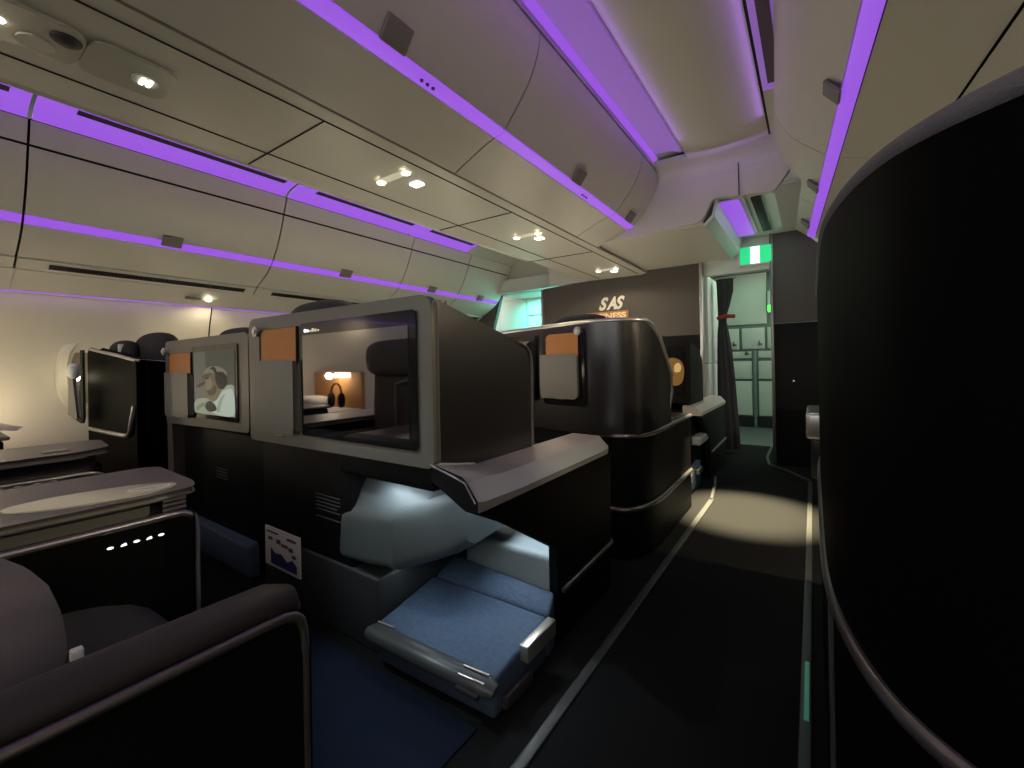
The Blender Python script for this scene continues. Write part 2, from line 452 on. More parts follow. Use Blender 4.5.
def left_bin(y0, y1, label, latch=True, strip_end=None):
    t = thing('overhead_bin', label, 'luggage bin', (-3.8, (y0+y1)/2, 1.72), 'bins over the far window seats')
    g = .006; a, b = y0+g, y1-g
    bin_body(t, [(-3.555, 2.42), (-3.61, 2.285), (-3.72, 2.06), (-3.83, 1.91), (-4.07, 1.77), (-4.38, 1.60), (-4.42, 2.42)], y0, y1)
    profile_part('top_panel', [(-3.525, 2.402), (-3.575, 2.285)], a, b, m_bin, t, -.02)
    profile_part('door', smoothed([(-3.58, 2.272), (-3.625, 2.16), (-3.69, 2.04), (-3.765, 1.932)]), a, b, m_bin, t, -.02)
    profile_part('light_strip', [(-3.768, 1.925), (-3.785, 1.905), (-3.803, 1.886)], a, b, m_pur, t, -.015)
    profile_part('lower_lip', smoothed([(-3.806, 1.88), (-3.90, 1.815), (-4.055, 1.735)]), a, b, m_bin, t, -.02)
    profile_part('vent_panel', [(-4.062, 1.722), (-4.15, 1.672)], a, b, m_bin, t, -.02)
    v = profile_part('air_vent', [(-4.082, 1.7085), (-4.122, 1.6855)], a+.14, b-.08, m_vent, t, .003)
    bm = bmesh.new(); n = int((b-a-.22)/.02)
    for k in range(n):
        yy = a+.145+k*.02
        b_add_box(bm, -4.123, -4.083, yy, yy+.005, 1.684, 1.704)
    emit(bm, 'vent_fins', m_gap, t, False)
    g = .0004; a, b = y0+g, y1-g
    profile_part('service_panel', [(-4.155, 1.668), (-4.26, 1.615), (-4.375, 1.56)], a, b, m_bin, t, -.02)
    if latch:
        yc = (y0+y1)/2
        hexa('latch', [(-3.735, yc-.06, 1.962), (-3.735, yc+.06, 1.962), (-3.788, yc+.06, 1.898), (-3.788, yc-.06, 1.898)],
             [(-3.722, yc-.06, 1.952), (-3.722, yc+.06, 1.952), (-3.775, yc+.06, 1.89), (-3.775, yc-.06, 1.89)], m_latch, t, .004)
    return t
for y0, y1, lb in ((-2.4, -.98, 'window-side bin far behind the camera'), (-.98, .44, 'window-side bin cut by the left picture edge'),
                   (.44, 1.86, 'first whole window-side bin, above the oval window, long dark air vent below'),
                   (1.86, 3.25, 'second whole window-side bin, above the nearest tall screen shell'),
                   (3.25, 4.20, 'short window-side bin, last but one before the dark arch panel'),
                   (4.20, 5.08, 'last window-side bin, against the dark arch panel')):
    left_bin(y0, y1, lb)
for y0, y1, lb in ((-2.4, -.98, 'violet cove light above the window bins far behind the camera'), (-.98, .43, 'violet cove light above the window bins cut by the left picture edge'),
                   (.45, 1.84, 'violet cove light with a long dark slot above the first whole window bin'),
                   (1.87, 3.15, 'violet cove light with dark slot above the second whole window bin'),
                   (3.17, 4.1, 'short last violet cove light above the window bins')):
    t = thing('cove_light', lb, 'light strip', (-3.4, (y0+y1)/2, 2.40), 'violet cove lights above the window bins')
    sheet('glow_panel', smoothed([(-3.27, 2.468), (-3.36, 2.462), (-3.46, 2.44), (-3.523, 2.406)]), y0, y1, -.015, m_pur, t)  # cove surface under LEDs; their light is put in as its own glow
    sheet('slot', [(-3.325, 2.459), (-3.372, 2.4545)], y0+.15, y1-.08, .004, m_vent, t)
o = sheet('trim_13', [(-3.27, 2.468), (-3.4, 2.455), (-3.523, 2.404)], 4.11, 5.08, -.015, m_bin); tag(o, kind='structure')
# seat lamps under the window bins
for yy, lb in ((.05, 'small round lamp under the window bins near the left picture edge'), (1.55, 'small bright round lamp under the window bins, above the far black shell'), (2.95, 'small round lamp under the window bins, hidden by the tall shell')):
    t = thing('reading_light', lb, 'reading light', (-4.26, yy, 1.60), 'reading lights under the window bins')
    blob('lamp', (-4.25, yy, 1.600), (.022, .022, .012), m_lamp, t, p=2, n=14, m=8)
    blob('housing', (-4.25, yy-.11, 1.602), (.035, .06, .010), m_pock, t, p=3, n=16, m=8)

SK = -.057
def right_bin(y0, y1, label):
    t = thing('overhead_bin', label, 'luggage bin', (.2+SK*(((y0+y1)/2)-1.6), (y0+y1)/2, 1.98), 'bins over the right-hand window seats')
    g = .004; a, b = y0+g, y1-g
    bin_body(t, [(-.055, 2.45), (-.03, 2.37), (.035, 2.27), (.18, 2.14), (.24, 2.115), (.35, 2.075), (.52, 2.01), (.76, 1.88), (1.05, 1.70), (1.05, 2.45)], y0, y1, SK)
    profile_part('door', smoothed([(-.088, 2.462), (-.06, 2.37), (.01, 2.255), (.15, 2.125)]), a, b, m_bin, t, .022, SK)
    profile_part('light_strip', [(.153, 2.117), (.178, 2.10), (.207, 2.09)], a, b, m_pur, t, .015, SK)
    profile_part('lower_lip', smoothed([(.212, 2.088), (.33, 2.05), (.505, 1.98)]), a, b, m_bin, t, .022, SK)
    profile_part('service_panel', [(.512, 1.972), (.75, 1.85), (1.12, 1.60)], a, b, m_bin, t, .022, SK)
    yc = (y0+y1)/2+.05; d = SK*(yc-1.6)
    hexa('latch', [(.10+d, yc-.055, 2.168), (.10+d, yc+.055, 2.168), (.155+d, yc+.055, 2.10), (.155+d, yc-.055, 2.10)],
         [(.088+d, yc-.055, 2.157), (.088+d, yc+.055, 2.157), (.143+d, yc+.055, 2.089), (.143+d, yc-.055, 2.089)], m_latch, t, .006)
for y0, y1, lb in ((-2.4, -1.2, 'right-hand bin far behind the camera'), (-1.2, .15, 'right-hand bin beside the camera'), (.15, 1.52, 'right-hand bin at the upper right picture corner above the black pod'),
                   (1.52, 2.95, 'right-hand bin with a grey latch, nearest one along the right violet strip'), (2.95, 3.85, 'short right-hand bin, second before the dark partition'),
                   (3.85, 4.76, 'last right-hand bin against the dark partition')):
    right_bin(y0, y1, lb)

# ------------------------------------------------------------------ front end: fascia, partitions, vestibule
def quadwall(name, pts, th, mat, parent=None, axis='y', at=0.0, bev=0.0):
    return prism(name, pts, axis, at, at+th, mat, parent, bev)
# fascia under the aisle ceiling's front end
fasc = [(-2.22, 2.0), (-1.0, 2.02), (-.66, 2.035), (-.585, 2.19), (-.20, 2.15), (-.09, 2.30), (-.09, 2.44), (-1.0, 2.44), (-1.6, 2.44), (-2.22, 2.44)]
o = quadwall('wall_fascia', rpoly(fasc, [0, 0, .05, .03, .02, 0, 0, 0, 0, 0]), .05, m_ceil, at=3.44); tag(o, kind='structure')
lip = [(3.28, 2.472), (3.34, 2.470), (3.40, 2.452), (3.435, 2.42), (3.438, 2.36), (3.47, 2.36), (3.47, 2.5), (3.28, 2.5)]
o = prism('trim_14', rpoly(lip, [0, .03, .03, .03, 0, 0, 0, 0]), 'x', -.965, -.08, m_ceil); tag(o, kind='structure')
o = box('trim_15', -.415, -.409, 3.432, 3.44, 2.17, 2.40, m_gap); tag(o, kind='structure')
# soffit between fascia and partitions
o = box('ceiling_soffit', -1.52, -.66, 3.48, 4.80, 2.02, 2.05, m_bin); tag(o, kind='structure')
o = sheet('ceiling_slope', [(-.66, 2.022), (-.60, 2.08), (-.575, 2.19)], 3.48, 4.80, -.02, m_pale); tag(o, kind='structure')
o = sheet('ceiling_vestibule', [(-.575, 2.20), (-.05, 2.20)], 3.49, 4.83, .02, m_pale); tag(o, kind='structure')
o = sheet('ceiling_entry', [(-2.9, 2.30), (.6, 2.30)], 4.9, 7.4, .02, m_pale); tag(o, kind='structure')
t = thing('cove_light', 'violet lit recess in the ceiling before the green exit sign', 'light strip', (-.52, 4.1, 2.16))
prism('glow_panel', rpoly([(-.56, 3.56), (-.43, 3.56), (-.43, 4.62), (-.56, 4.62)], .03), 'z', 2.178, 2.195, m_pur, t, .004)
prism('frame', rpoly([(-.575, 3.53), (-.40, 3.53), (-.40, 4.66), (-.575, 4.66)], .03), 'z', 2.186, 2.199, m_pale, t, .003)
o = box('ceiling_vent', -.36, -.29, 3.62, 4.60, 2.185, 2.2, m_vent, bev=.003); tag(o, 'dark grey slot beside the violet recess before the exit sign', 'vent'); o.name = 'ceiling_grille'
# centre partition: taupe upper, black lower
YB = 4.80
t = thing('partition', 'dark taupe cabin partition with white lettering behind the centre seats', 'partition', (-1.9, YB, 0))
prism('upper_panel', [(-2.83, 1.28), (-.955, 1.28), (-.955, 2.02), (-1.5, 2.02), (-2.2, 1.985), (-2.83, 1.96)], 'y', YB, YB+.06, m_bulk, t, .004)
prism('lower_panel', [(-2.83, 0), (-.955, 0), (-.955, 1.274), (-2.83, 1.274)], 'y', YB, YB+.06, m_black, t, .004)
box('edge_post', -.955, -.925, YB-.03, YB+.07, 0, 2.02, m_silver, t, .006)
box('edge_post', -2.862, -2.832, YB-.03, YB+.07, 0, 1.96, m_silver, t, .006)
s1 = thing('wall_sign', 'white slanted three-letter lettering on the dark taupe partition', 'sign', (-1.91, YB-.008, 1.62))
for k, ch in enumerate('SAS'):
    text('letter', ch, .195, m_letter, s1, ((-2.015, -1.922, -1.817)[k], YB-.004, 1.628), width=.118, shear=.42, offset=.008)
s2 = thing('wall_sign', 'amber glowing sign plate with pale capitals under the white lettering', 'sign', (-2.02, YB-.012, 1.49))
prism('plate', rpoly([(-2.24, 1.505), (-1.715, 1.505), (-1.715, 1.60), (-2.24, 1.60)], .012), 'y', YB-.014, YB-.002, m_sign, s2)
text('lettering', 'BUSINESS', .085, m_signt, s2, (-1.98, YB-.016, 1.52), width=.48, offset=.003)
# right partition
t = thing('partition', 'dark right-hand partition with black lower door, under the curved bins', 'partition', (.3, YB, 0))
top = [(-.30, 2.40), (-.17, 2.33), (-.10, 2.24), (.0, 2.11), (.08, 2.02), (.30, 1.93), (1.1, 1.6)]
prism('upper_panel', [(1.1, 1.35), (-.30, 1.35)]+top, 'y', YB, YB+.06, m_bulk, t)
prism('lower_door', [(-.30, .0), (1.1, .0), (1.1, 1.34), (-.30, 1.34)], 'y', YB, YB+.06, m_black, t)
box('edge_post', -.325, -.298, YB-.02, YB+.08, 0, 2.40, m_dsilver, t, .006)
disc('latch_knob', (-.03, YB-.012, .33), .035, .024, 'y', m_silver, t)
disc('door_lamp', (-.15, YB-.004, .80), .007, .008, 'y', m_frost, t, 10)
# header with exit sign
o = prism('wall_header', rpoly([(-.93, 1.88), (-.30, 1.88), (-.30, 2.20), (-.60, 2.20), (-.66, 2.05), (-.93, 2.03)], [0, 0, 0, .03, .03, 0]), 'y', 4.83, 4.87, m_pale); tag(o, kind='structure')
t = thing('exit_sign', 'lit green and white exit sign hanging over the aisle doorway', 'exit sign', (-.44, 4.80, 2.0))
prism('housing', rpoly([(-.585, 1.930), (-.300, 1.930), (-.300, 2.11), (-.585, 2.11)], .012), 'y', 4.785, 4.83, m_pale, t, .004)
box('green_panel', -.573, -.485, 4.779, 4.786, 1.940, 2.10, m_exit, t)
box('white_panel', -.485, -.405, 4.779, 4.786, 1.940, 2.10, m_exitw, t)
box('green_panel', -.405, -.310, 4.779, 4.786, 1.940, 2.10, m_exit, t)
# pale side panel beyond the partition, left of the doorway
t = thing('doorway_panel', 'tall pale panel edging the doorway beside the tied curtain', 'panel', (-.90, 5.2, 0))
box('upper_leaf', -.95, -.895, 4.90, 5.52, .98, 1.90, m_pale, t, .006)
box('lower_leaf', -.95, -.895, 4.90, 5.52, .02, .965, m_pale, t, .006)
box('hinge_post', -.90, -.885, 5.50, 5.54, .02, 1.9, m_dsilver, t, .004)
# curtain
t = thing('curtain', 'dark curtain tied back at the left of the doorway', 'curtain', (-.78, 5.15, 0))
bm = bmesh.new(); rings = []
for z, wx, cx in ((1.88, .075, -.77), (1.75, .072, -.77), (1.60, .055, -.785), (1.50, .040, -.80), (1.42, .036, -.80), (1.30, .050, -.795), (1.1, .065, -.785), (.8, .078, -.775), (.4, .09, -.765), (.05, .098, -.758)):
    ring = []
    for k in range(40):
        a = 2*math.pi*k/40; rr = wx*(1+.16*math.sin(a*9+z*1.5))
        ring.append(bm.verts.new((cx+math.cos(a)*rr, 5.16+math.sin(a)*rr*.8, z)))
    rings.append(ring)
for A, B in zip(rings, rings[1:]):
    for k in range(40): bm.faces.new((A[k], A[(k+1) % 40], B[(k+1) % 40], B[k]))
bm.faces.new(rings[0][::-1]); bm.faces.new(rings[-1])
emit(bm, 'cloth', m_curt, t, ang=70)
bm = bmesh.new(); b_tube(bm, [(-.80+math.cos(a)*.048, 5.16+math.sin(a)*.042, 1.47+.012*math.cos(a)) for a in [2*math.pi*k/24 for k in range(24)]], .016, closed=True, squash=(.5, 1.4))
emit(bm, 'tie_strap', m_red, t)
tube('strap_tail', [(-.765, 5.10, 1.475), (-.71, 5.07, 1.47), (-.665, 5.06, 1.465)], .022, m_red, t, squash=(.5, 1))
tube('rail', [(-.87, 5.16, 1.89), (-.66, 5.16, 1.89)], .010, m_silver, t)
# galley wall
YG = 7.3
o = box('wall_front', -4.6, 1.4, YG+.32, YG+.36, 0, 2.5, m_pale); tag(o, kind='structure')
t = thing('galley_unit', 'pale galley cupboard wall seen through the doorway', 'galley', (-.7, YG, 0))
box('carcass', -1.45, .10, YG+.01, YG+.3, .0, 2.3, m_gframe, t)
def gd(x0, x1, z0, z1, latch=True, name='door'):
    d = box(name, x0, x1, YG-.025, YG+.01, z0, z1, m_galley, t, .008)
    if latch:
        box('latch', x1-.085, x1-.03, YG-.042, YG-.025, z0+.05, z0+.085, m_dsilver, d, .004)
        box('latch', x1-.075, x1-.055, YG-.05, YG-.025, z0+.05, z0+.12, m_dsilver, d, .004)
gd(-1.35, -.545, 1.53, 2.28, False, 'upper_panel'); gd(-.50, .05, 1.53, 2.28, False, 'upper_panel')
gd(-1.35, -.91, 1.165, 1.475); gd(-.87, -.575, 1.165, 1.475); gd(-.54, .05, 1.165, 1.475)
for z0, z1, la in ((1.03, 1.13, True), (.72, .985, False), (.18, .685, False)):
    gd(-1.35, -.745, z0, z1, la); gd(-.66, .05, z0, z1, False)
box('kick_plate', -1.40, .05, YG-.01, YG+.012, .0, .16, m_gap, t)
box('divider_post', -.72, -.685, YG-.04, YG+.012, .0, 1.14, m_gframe, t, .006)
tt = thing('wall_phone', 'small green lit handset panel on the galley wall', 'intercom', (-.50, YG-.03, 1.70))
box('panel', -.53, -.42, YG-.050, YG-.026, 1.68, 2.0, m_pale, tt, .008)
box('lamp', -.525, -.46, YG-.058, YG-.048, 1.70, 1.79, m_gled, tt, .01)
# lamp fitting below the exit sign
t = thing('ceiling_lamp', 'small round lamp fitting under the ceiling behind the exit sign', 'lamp', (-.72, 5.6, 2.2))
disc('base', (-.76, 5.7, 2.285), .10, .03, 'z', m_pale, t); blob('bulb', (-.76, 5.7, 2.24), (.045, .045, .035), m_lampw, t, p=2, n=16, m=8)
# left vestibule (beyond the left aisle) and the dark arch panel closing the window bins
t = thing('lavatory_wall', 'pale green-lit cabinet wall at the end of the far aisle', 'cabinet', (-3.6, 5.65, 0))
box('body', -4.4, -2.9, 5.68, 6.3, 0, 2.2, m_pale, t)
box('panel', -4.15, -3.665, 5.655, 5.68, .05, 2.02, m_pale, t, .006)
box('panel', -3.64, -3.30, 5.655, 5.68, .05, 1.74, m_pale, t, .006)
box('panel', -3.64, -3.30, 5.655, 5.68, 1.76, 2.02, m_pale, t, .006)
box('panel', -3.27, -2.95, 5.655, 5.68, .05, 2.02, m_pale, t, .006)
soff = [(5.02, 2.10), (5.0, 2.03), (5.03, 1.985), (5.7, 2.0), (5.7, 2.2), (5.02, 2.2)]
o = prism('ceiling_far_aisle', rpoly([(-3.75, 5.0), (-2.78, 5.0), (-2.65, 5.1), (-2.65, 5.64), (-3.75, 5.64)], [.05, .12, .1, 0, 0]), 'z', 2.02, 2.2, m_pale, bev=.02); tag(o, kind='structure')
o = prism('wall_arch', [(-4.52, 0), (-3.95, 0), (-3.93, 1.2), (-3.90, 1.5), (-3.80, 1.80), (-3.74, 2.0), (-3.70, 2.4), (-4.5, 2.4)], 'y', 5.10, 5.16, m_bulk); tag(o, kind='structure')
o = prism('wall_far_aisle', [(-3.85, 2.02), (-2.75, 2.02), (-2.75, 2.5), (-3.85, 2.5)], 'y', 5.09, 5.13, m_bin); tag(o, kind='structure')
o = prism('wall_above_partition', [(-2.75, 1.99), (-1.5, 1.99), (-1.5, 2.5), (-2.75, 2.5)], 'y', 4.79, 4.83, m_bin); tag(o, kind='structure')

# ------------------------------------------------------------------ seat suites
def headrest(t, x0, x1, yc, ztop, mat=None):
    blob('headrest', ((x0+x1)/2, yc, ztop-.14), ((x1-x0)/2, .07, .14), mat or m_seat, t, p=3.2)
    blob('backrest', ((x0+x1)/2, yc+.02, .72), ((x1-x0)/2*.95, .09, .40), mat or m_seat, t, p=4)

def literature_panel(t, x0, x1, z0, zm, z1, y, mat=None, frame=None):
    """orange leather insert above a grey pocket"""
    if frame: prism('pocket_surround', rpoly([(x0-.02, z0-.04), (x1+.035, z0-.04), (x1+.035, z1+.03), (x0-.02, z1+.03)], .03), 'y', y-.010, y+.02, frame, t, .003)
    prism('pocket_recess', [(x0-.018, zm-.01), (x1+.003, zm-.01), (x1+.003, z1+.006), (x0-.018, z1+.006)], 'y', y-.012, y+.012, m_gap, t)
    p = prism('leather_panel', rpoly([(x0+.012, zm-.01), (x1, zm-.01), (x1, z1), (x0+.012, z1)], [0, 0, 0, .03]), 'y', y-.016, y, m_orange, t, .004)
    tag(p, 'orange leather insert')
    prism('literature_pocket', rpoly([(x0-.02, z0), (x1, z0), (x1, zm), (x0-.02, zm)], [.02, .025, .006, .006]), 'y', y-.032, y-.004, mat or m_pock, t, .006)

def coat_hook(t, x, y, z):
    h = disc('coat_hook', (x, y-.014, z), .022, .028, 'y', m_silver, t)
    disc('hook_cap', (x, y-.030, z), .011, .008, 'y', m_white, h, 14)

# ---- suite 1: the tall screen shell in the middle of the picture
Y0 = .93
t = thing('seat_suite', 'large dark seat shell with wide mirror-like screen, orange pocket and blue footrest', 'seat suite', (-1.45, 1.2, 0), 'centre seat suites ahead')
S1 = t
tube('shell_edge', smooth_path([(-.944, 1.40, 1.088), (-.944, 1.468, 1.06), (-.944, 1.488, 1.0), (-.944, 1.488, .80), (-.944, 1.488, .67)], 5), .007, m_dsilver, t)
side = [(Y0+.012, .70), (Y0+.012, 1.205), (1.40, 1.085), (1.485, 1.05), (1.485, .61), (1.13, .61)]
prism('shell', rpoly(side, [0, .02, .06, .05, 0, 0]), 'x', -2.07, -.946, m_gloss, t, .004)
prism('screen_surround', rpoly([(-2.08, .695), (-.942, .700), (-.942, 1.208), (-2.08, 1.215)], [.02, .02, .045, .04]), 'y', Y0-.012, Y0+.018, m_frame, t, .010)
prism('cap_strip', rpoly([(-2.082, 1.207), (-.975, 1.202), (-.975, 1.212), (-2.082, 1.222)], .004), 'y', Y0-.004, Y0+.10, m_dsilver, t)
b = prism('screen_bezel', rpoly([(-1.64, .743), (-.995, .743), (-.995, 1.172), (-1.64, 1.172)], .012), 'y', Y0-.020, Y0+.005, m_bezel, t, .003)
prism('screen', rpoly([(-1.625, .775), (-1.025, .775), (-1.025, 1.128), (-1.625, 1.128)], .004), 'y', Y0-.0225, Y0-.018, m_scr, b)
box('footwell_lamp', -.96, -.84, 1.36, 1.44, .589, .598, m_cool, t, .003)
for k in range(6):
    box('status_mark', -1.615+.018*k, -1.602+.018*k, Y0-.0225, Y0-.019, 1.139, 1.152-(k % 3)*.003, m_icon if k < 2 else m_frost, b, .002)
literature_panel(t, -1.955, -1.672, .745, 1.03, 1.162, Y0-.010)
coat_hook(t, -1.985, Y0-.008, 1.163)
box('pocket_badge', -1.86, -1.79, Y0-.016, Y0-.010, .715, .727, m_dsilver, t, .002)
headrest(t, -2.08, -1.58, 1.12, 1.305)
# lower face
box('front_panel', -2.075, -1.40, Y0+.03, 1.45, .0, .70, m_black, t, .012)
box('under_panel', -1.45, -.955, Y0+.008, Y0+.12, .612, .70, m_black, t, .012)
ap = [(Y0+.12, .66), (Y0+.10, .595), (Y0+.012, .50), (Y0+.004, .335), (Y0+.05, .31), (1.45, .33), (1.45, .66)]
bm = bmesh.new(); secs = []
for x, dy, dz in ((-1.54, .05, -.045), (-1.46, .015, -.04), (-1.30, 0, -.02), (-1.15, .0, 0), (-1.07, .055, .025), (-1.0, .11, .05), (-.955, .15, .08)):
    secs.append([bm.verts.new((x, min(y+dy, 1.45), z if z > .55 else z+dz)) for y, z in rpoly(ap, [0, .03, .035, .02, .02, 0, 0], 4)])
for A, B in zip(secs, secs[1:]):
    for k in range(len(A)): bm.faces.new((A[k], A[(k+1) % len(A)], B[(k+1) % len(B)], B[k]))
bm.faces.new(secs[0]); bm.faces.new(secs[-1][::-1])
emit(bm, 'footwell_hood', m_grey, t, ang=25)
box('footwell_wall', -2.05, -1.25, Y0+.020, 1.5, .0, .262, m_grey2, t, .01)
# printed lines and safety placard
pl = box('safety_placard', -2.02, -1.735, Y0+.010, Y0+.018, .135, .305, m_paper, t, .002); tag(pl, 'white printed placard with a blue picture')
yp = Y0+.007
prism('placard_print', [(-1.965, .150), (-1.755, .150), (-1.755, .180), (-1.79, .20), (-1.83, .182), (-1.88, .205), (-1.93, .198), (-1.965, .215)], 'y', yp, yp+.0025, m_navy, pl)
for k, (x, z, w, h) in enumerate(((-1.995, .283, .09, .007), (-1.985, .252, .03, .012), (-1.915, .245, .03, .018), (-1.875, .240, .05, .012), (-1.815, .232, .03, .016), (-1.83, .275, .07, .010), (-1.79, .21, .03, .012))):
    box('placard_print', x, x+w, yp, yp+.0025, z, z+h, m_ink, pl)
for k in range(7):
    if k == 5: continue
    box('printed_line', -1.635, -1.475-(.02*(k == 3)), Y0+.0260, Y0+.0300, .500-.0145*k, .503-.0145*k, m_text, t)
# underside lamp
# console arm
cp = [(-.955, .665), (-.800, .662), (-.747, .618), (-.747, .598), (-.955, .598)]
bm = bmesh.new(); secs = []
for y, pr in ((.897, [(-.80, .690), (-.78, .672), (-.747, .630), (-.747, .60), (-.80, .60)]),
              (.93, [(-.955, .704), (-.80, .672), (-.747, .624), (-.747, .598), (-.955, .65)]),
              (1.11, cp), (1.80, [(-.955, .665), (-.805, .662), (-.752, .618), (-.752, .598), (-.955, .598)]), (1.87, [(-.955, .665), (-.82, .662), (-.775, .618), (-.775, .598), (-.955, .598)])):
    secs.append([bm.verts.new((x, y, z)) for x, z in pr])
for A, B in zip(secs, secs[1:]):
    for k in range(5): bm.faces.new((A[k], A[(k+1) % 5], B[(k+1) % 5], B[k]))
bm.faces.new(secs[0]); bm.faces.new(secs[-1][::-1])
co = emit(bm, 'console_top', m_cons, t, ang=20); co.data.materials.append(m_shell)
for p in co.data.polygons:
    if p.normal.y < -.5 or p.normal.z < -.5: p.material_index = 1
tube('console_trim', [(-.945, .915, .703), (-.85, .905, .686), (-.79, .895, .675), (-.752, .893, .625)], .004, m_dsilver, t)
sp = [(.905, .597), (1.04, .53), (1.345, .345), (1.345, .0), (1.82, .0), (1.85, .597)]
prism('side_panel', sp, 'x', -.79, -.758, m_black, t, .004)
tube('console_seam', [(-.942, .945, .70), (-.940, 1.03, .683), (-.940, 1.115, .668)], .005, m_silver, t)
tube('bumper_trim', [(-.752, 1.37, .183), (-.749, 1.6, .192), (-.750, 1.82, .20), (-.765, 1.85, .2)], .011, m_dsilver, t)
box('shell_lower', -2.05, -.80, 1.62, 1.86, .0, .6, m_black, t, .01)
# padded lid and footrest
box('padded_lid', -1.20, -.768, 1.35, 1.60, .09, .302, m_lgrey, t, .022, 4)
ot = hexa('footrest', [(-1.225, .915, .135), (-.735, .94, .128), (-.745, 1.25, .152), (-1.25, 1.22, .172)],
     [(-1.225, .93, .0), (-.745, .95, .0), (-.75, 1.25, .0), (-1.25, 1.22, .0)], m_bleath, t, .016, 4); tag(ot, 'blue fabric sloping footrest')
hexa('footrest_back', [(-1.25, 1.232, .165), (-.75, 1.262, .145), (-.77, 1.345, .185), (-1.25, 1.345, .21)],
     [(-1.25, 1.23, .0), (-.75, 1.26, .0), (-.77, 1.345, .0), (-1.25, 1.345, .0)], m_bleath, t, .012)
bm = bmesh.new()
b_tube(bm, [(-1.235, .903, .112), (-1.21, .905, .118), (-.98, .913, .116), (-.75, .926, .112), (-.725, .930, .105)], [.020, .030, .031, .031, .020], n=14, squash=(1.1, .9))
rl = emit(bm, 'footrest_roll', m_roll, ot, ang=60)
for xa, xb in ((-1.21, -1.14), (-.83, -.745)):
    for dz, dy in ((.030, .004), (.020, -.020)):
        tube('seam_trim', [(xa, .905+dy+.012, .115+dz), (xb, .915+dy+.012, .113+dz)], .0035, m_silver, ot, 8)
box('roll_slot', -.83, -.75, .880, .895, .097, .112, m_gap, ot, .004)
lt = box('footrest_latch', -.745, -.712, 1.075, 1.25, .10, .152, m_silver, t, .005)
box('kick_bar', -.742, -.722, .98, 1.12, .02, .06, m_dsilver, t, .004)

# ---- suite 2: left neighbour with the lit screen
t = thing('seat_suite', 'narrower grey seat shell whose lit screen shows a person in a cap', 'seat suite', (-2.65, 1.2, 0), 'centre seat suites ahead')
YL = .945
prism('shell', rpoly([(YL+.01, .70), (YL+.01, 1.155), (1.42, 1.05), (1.46, .98), (1.46, .0), (1.1, .0), (1.1, .60)], [0, .02, .05, .02, 0, 0, 0]), 'x', -3.17, -2.15, m_black, t, .008)
prism('screen_surround', rpoly([(-3.185, .70), (-2.145, .715), (-2.145, 1.165), (-3.185, 1.165)], [.02, .02, .03, .03]), 'y', YL-.012, YL+.05, m_frame, t, .010)
prism('shell_edge', rpoly([(-3.20, .0), (-3.10, .0), (-3.14, .70), (-3.14, 1.15), (-3.20, 1.15)], .01), 'y', YL-.004, YL+.3, m_frame, t, .008)
box('front_panel', -3.12, -2.11, YL+.05, 1.3, .0, .71, m_black, t, .012)
literature_panel(t, -3.10, -2.785, .745, .985, 1.095, YL-.008)
coat_hook(t, -3.155, YL-.008, 1.115)
b = prism('screen_bezel', rpoly([(-2.755, .750), (-2.235, .750), (-2.235, 1.125), (-2.755, 1.125)], .010), 'y', YL-.019, YL+.006, m_bezel, t, .003)
x0, x1, z0, z1 = -2.74, -2.255, .772, 1.098; yy = YL-.020
prism('screen', [(x0, z0), (x1, z0), (x1, z1), (x0, z1)], 'y', yy-.001, yy+.004, SCR('screen_bg', (.10, .096, .082), .55), b)
wS, hS = x1-x0, z1-z0
def pic(name, pts, col, lay, es=.55):
    prism(name, smooth2([(x0+u*wS, z0+(1-v)*hS) for u, v in pts]), 'y', yy-.0015-.0006*lay, yy-.0005-.0006*lay, SCR('screen_'+name, col, es), b)
def smooth2(p, n=4):
    P = [Vector((a, c, 0)) for a, c in p]; out = []; N = len(P)
    for i in range(N):
        p0, p1, p2, p3 = P[i-1], P[i], P[(i+1) % N], P[(i+2) % N]
        for k in range(n):
            q = k/n
            v = .5*((2*p1)+(-p0+p2)*q+(2*p0-5*p1+4*p2-p3)*q*q+(-p0+3*p1-3*p2+p3)*q**3)
            out.append((min(max(v.x, x0), x1), min(max(v.y, z0), z1)))
    return out
pic('picture_wall', [(.02, .02), (.30, .02), (.30, .98), (.02, .98)], (.16, .155, .13), 0)
pic('picture_body', [(.02, .98), (.03, .80), (.20, .75), (.40, .73), (.62, .60), (.95, .52), (.99, .70), (.99, .99)], (.42, .45, .34), 1)
pic('picture_sleeve', [(.45, .95), (.60, .72), (.80, .60), (.97, .62), (.97, .98)], (.62, .72, .60), 2)
pic('picture_neck', [(.35, .62), (.62, .55), (.70, .62), (.55, .78), (.36, .74)], (.20, .17, .09), 3)
pic('picture_head', [(.28, .40), (.38, .30), (.60, .32), (.64, .48), (.60, .62), (.42, .66), (.32, .60), (.30, .52), (.22, .50)], (.17, .13, .075), 4)
pic('picture_cheek', [(.32, .46), (.44, .42), (.50, .52), (.42, .62), (.33, .58)], (.27, .21, .13), 5)
pic('picture_cap', [(.27, .38), (.36, .27), (.58, .24), (.80, .30), (.84, .38), (.60, .36), (.40, .34)], (.27, .25, .18), 5)
pic('picture_headphone', [(.60, .34), (.78, .34), (.84, .46), (.78, .58), (.66, .58), (.58, .46)], (.018, .015, .012), 6)
pic('picture_hand', [(.30, .86), (.42, .78), (.56, .84), (.58, .92), (.40, .95)], (.05, .05, .035), 6)
pic('picture_eye', [(.33, .42), (.40, .40), (.41, .43), (.34, .45)], (.05, .035, .02), 6)
pic('picture_jaw', [(.36, .62), (.46, .60), (.58, .54), (.56, .66), (.42, .70)], (.08, .06, .035), 6)
pic('picture_ear_band', [(.44, .28), (.56, .25), (.62, .34), (.58, .37), (.52, .30)], (.03, .025, .02), 7)
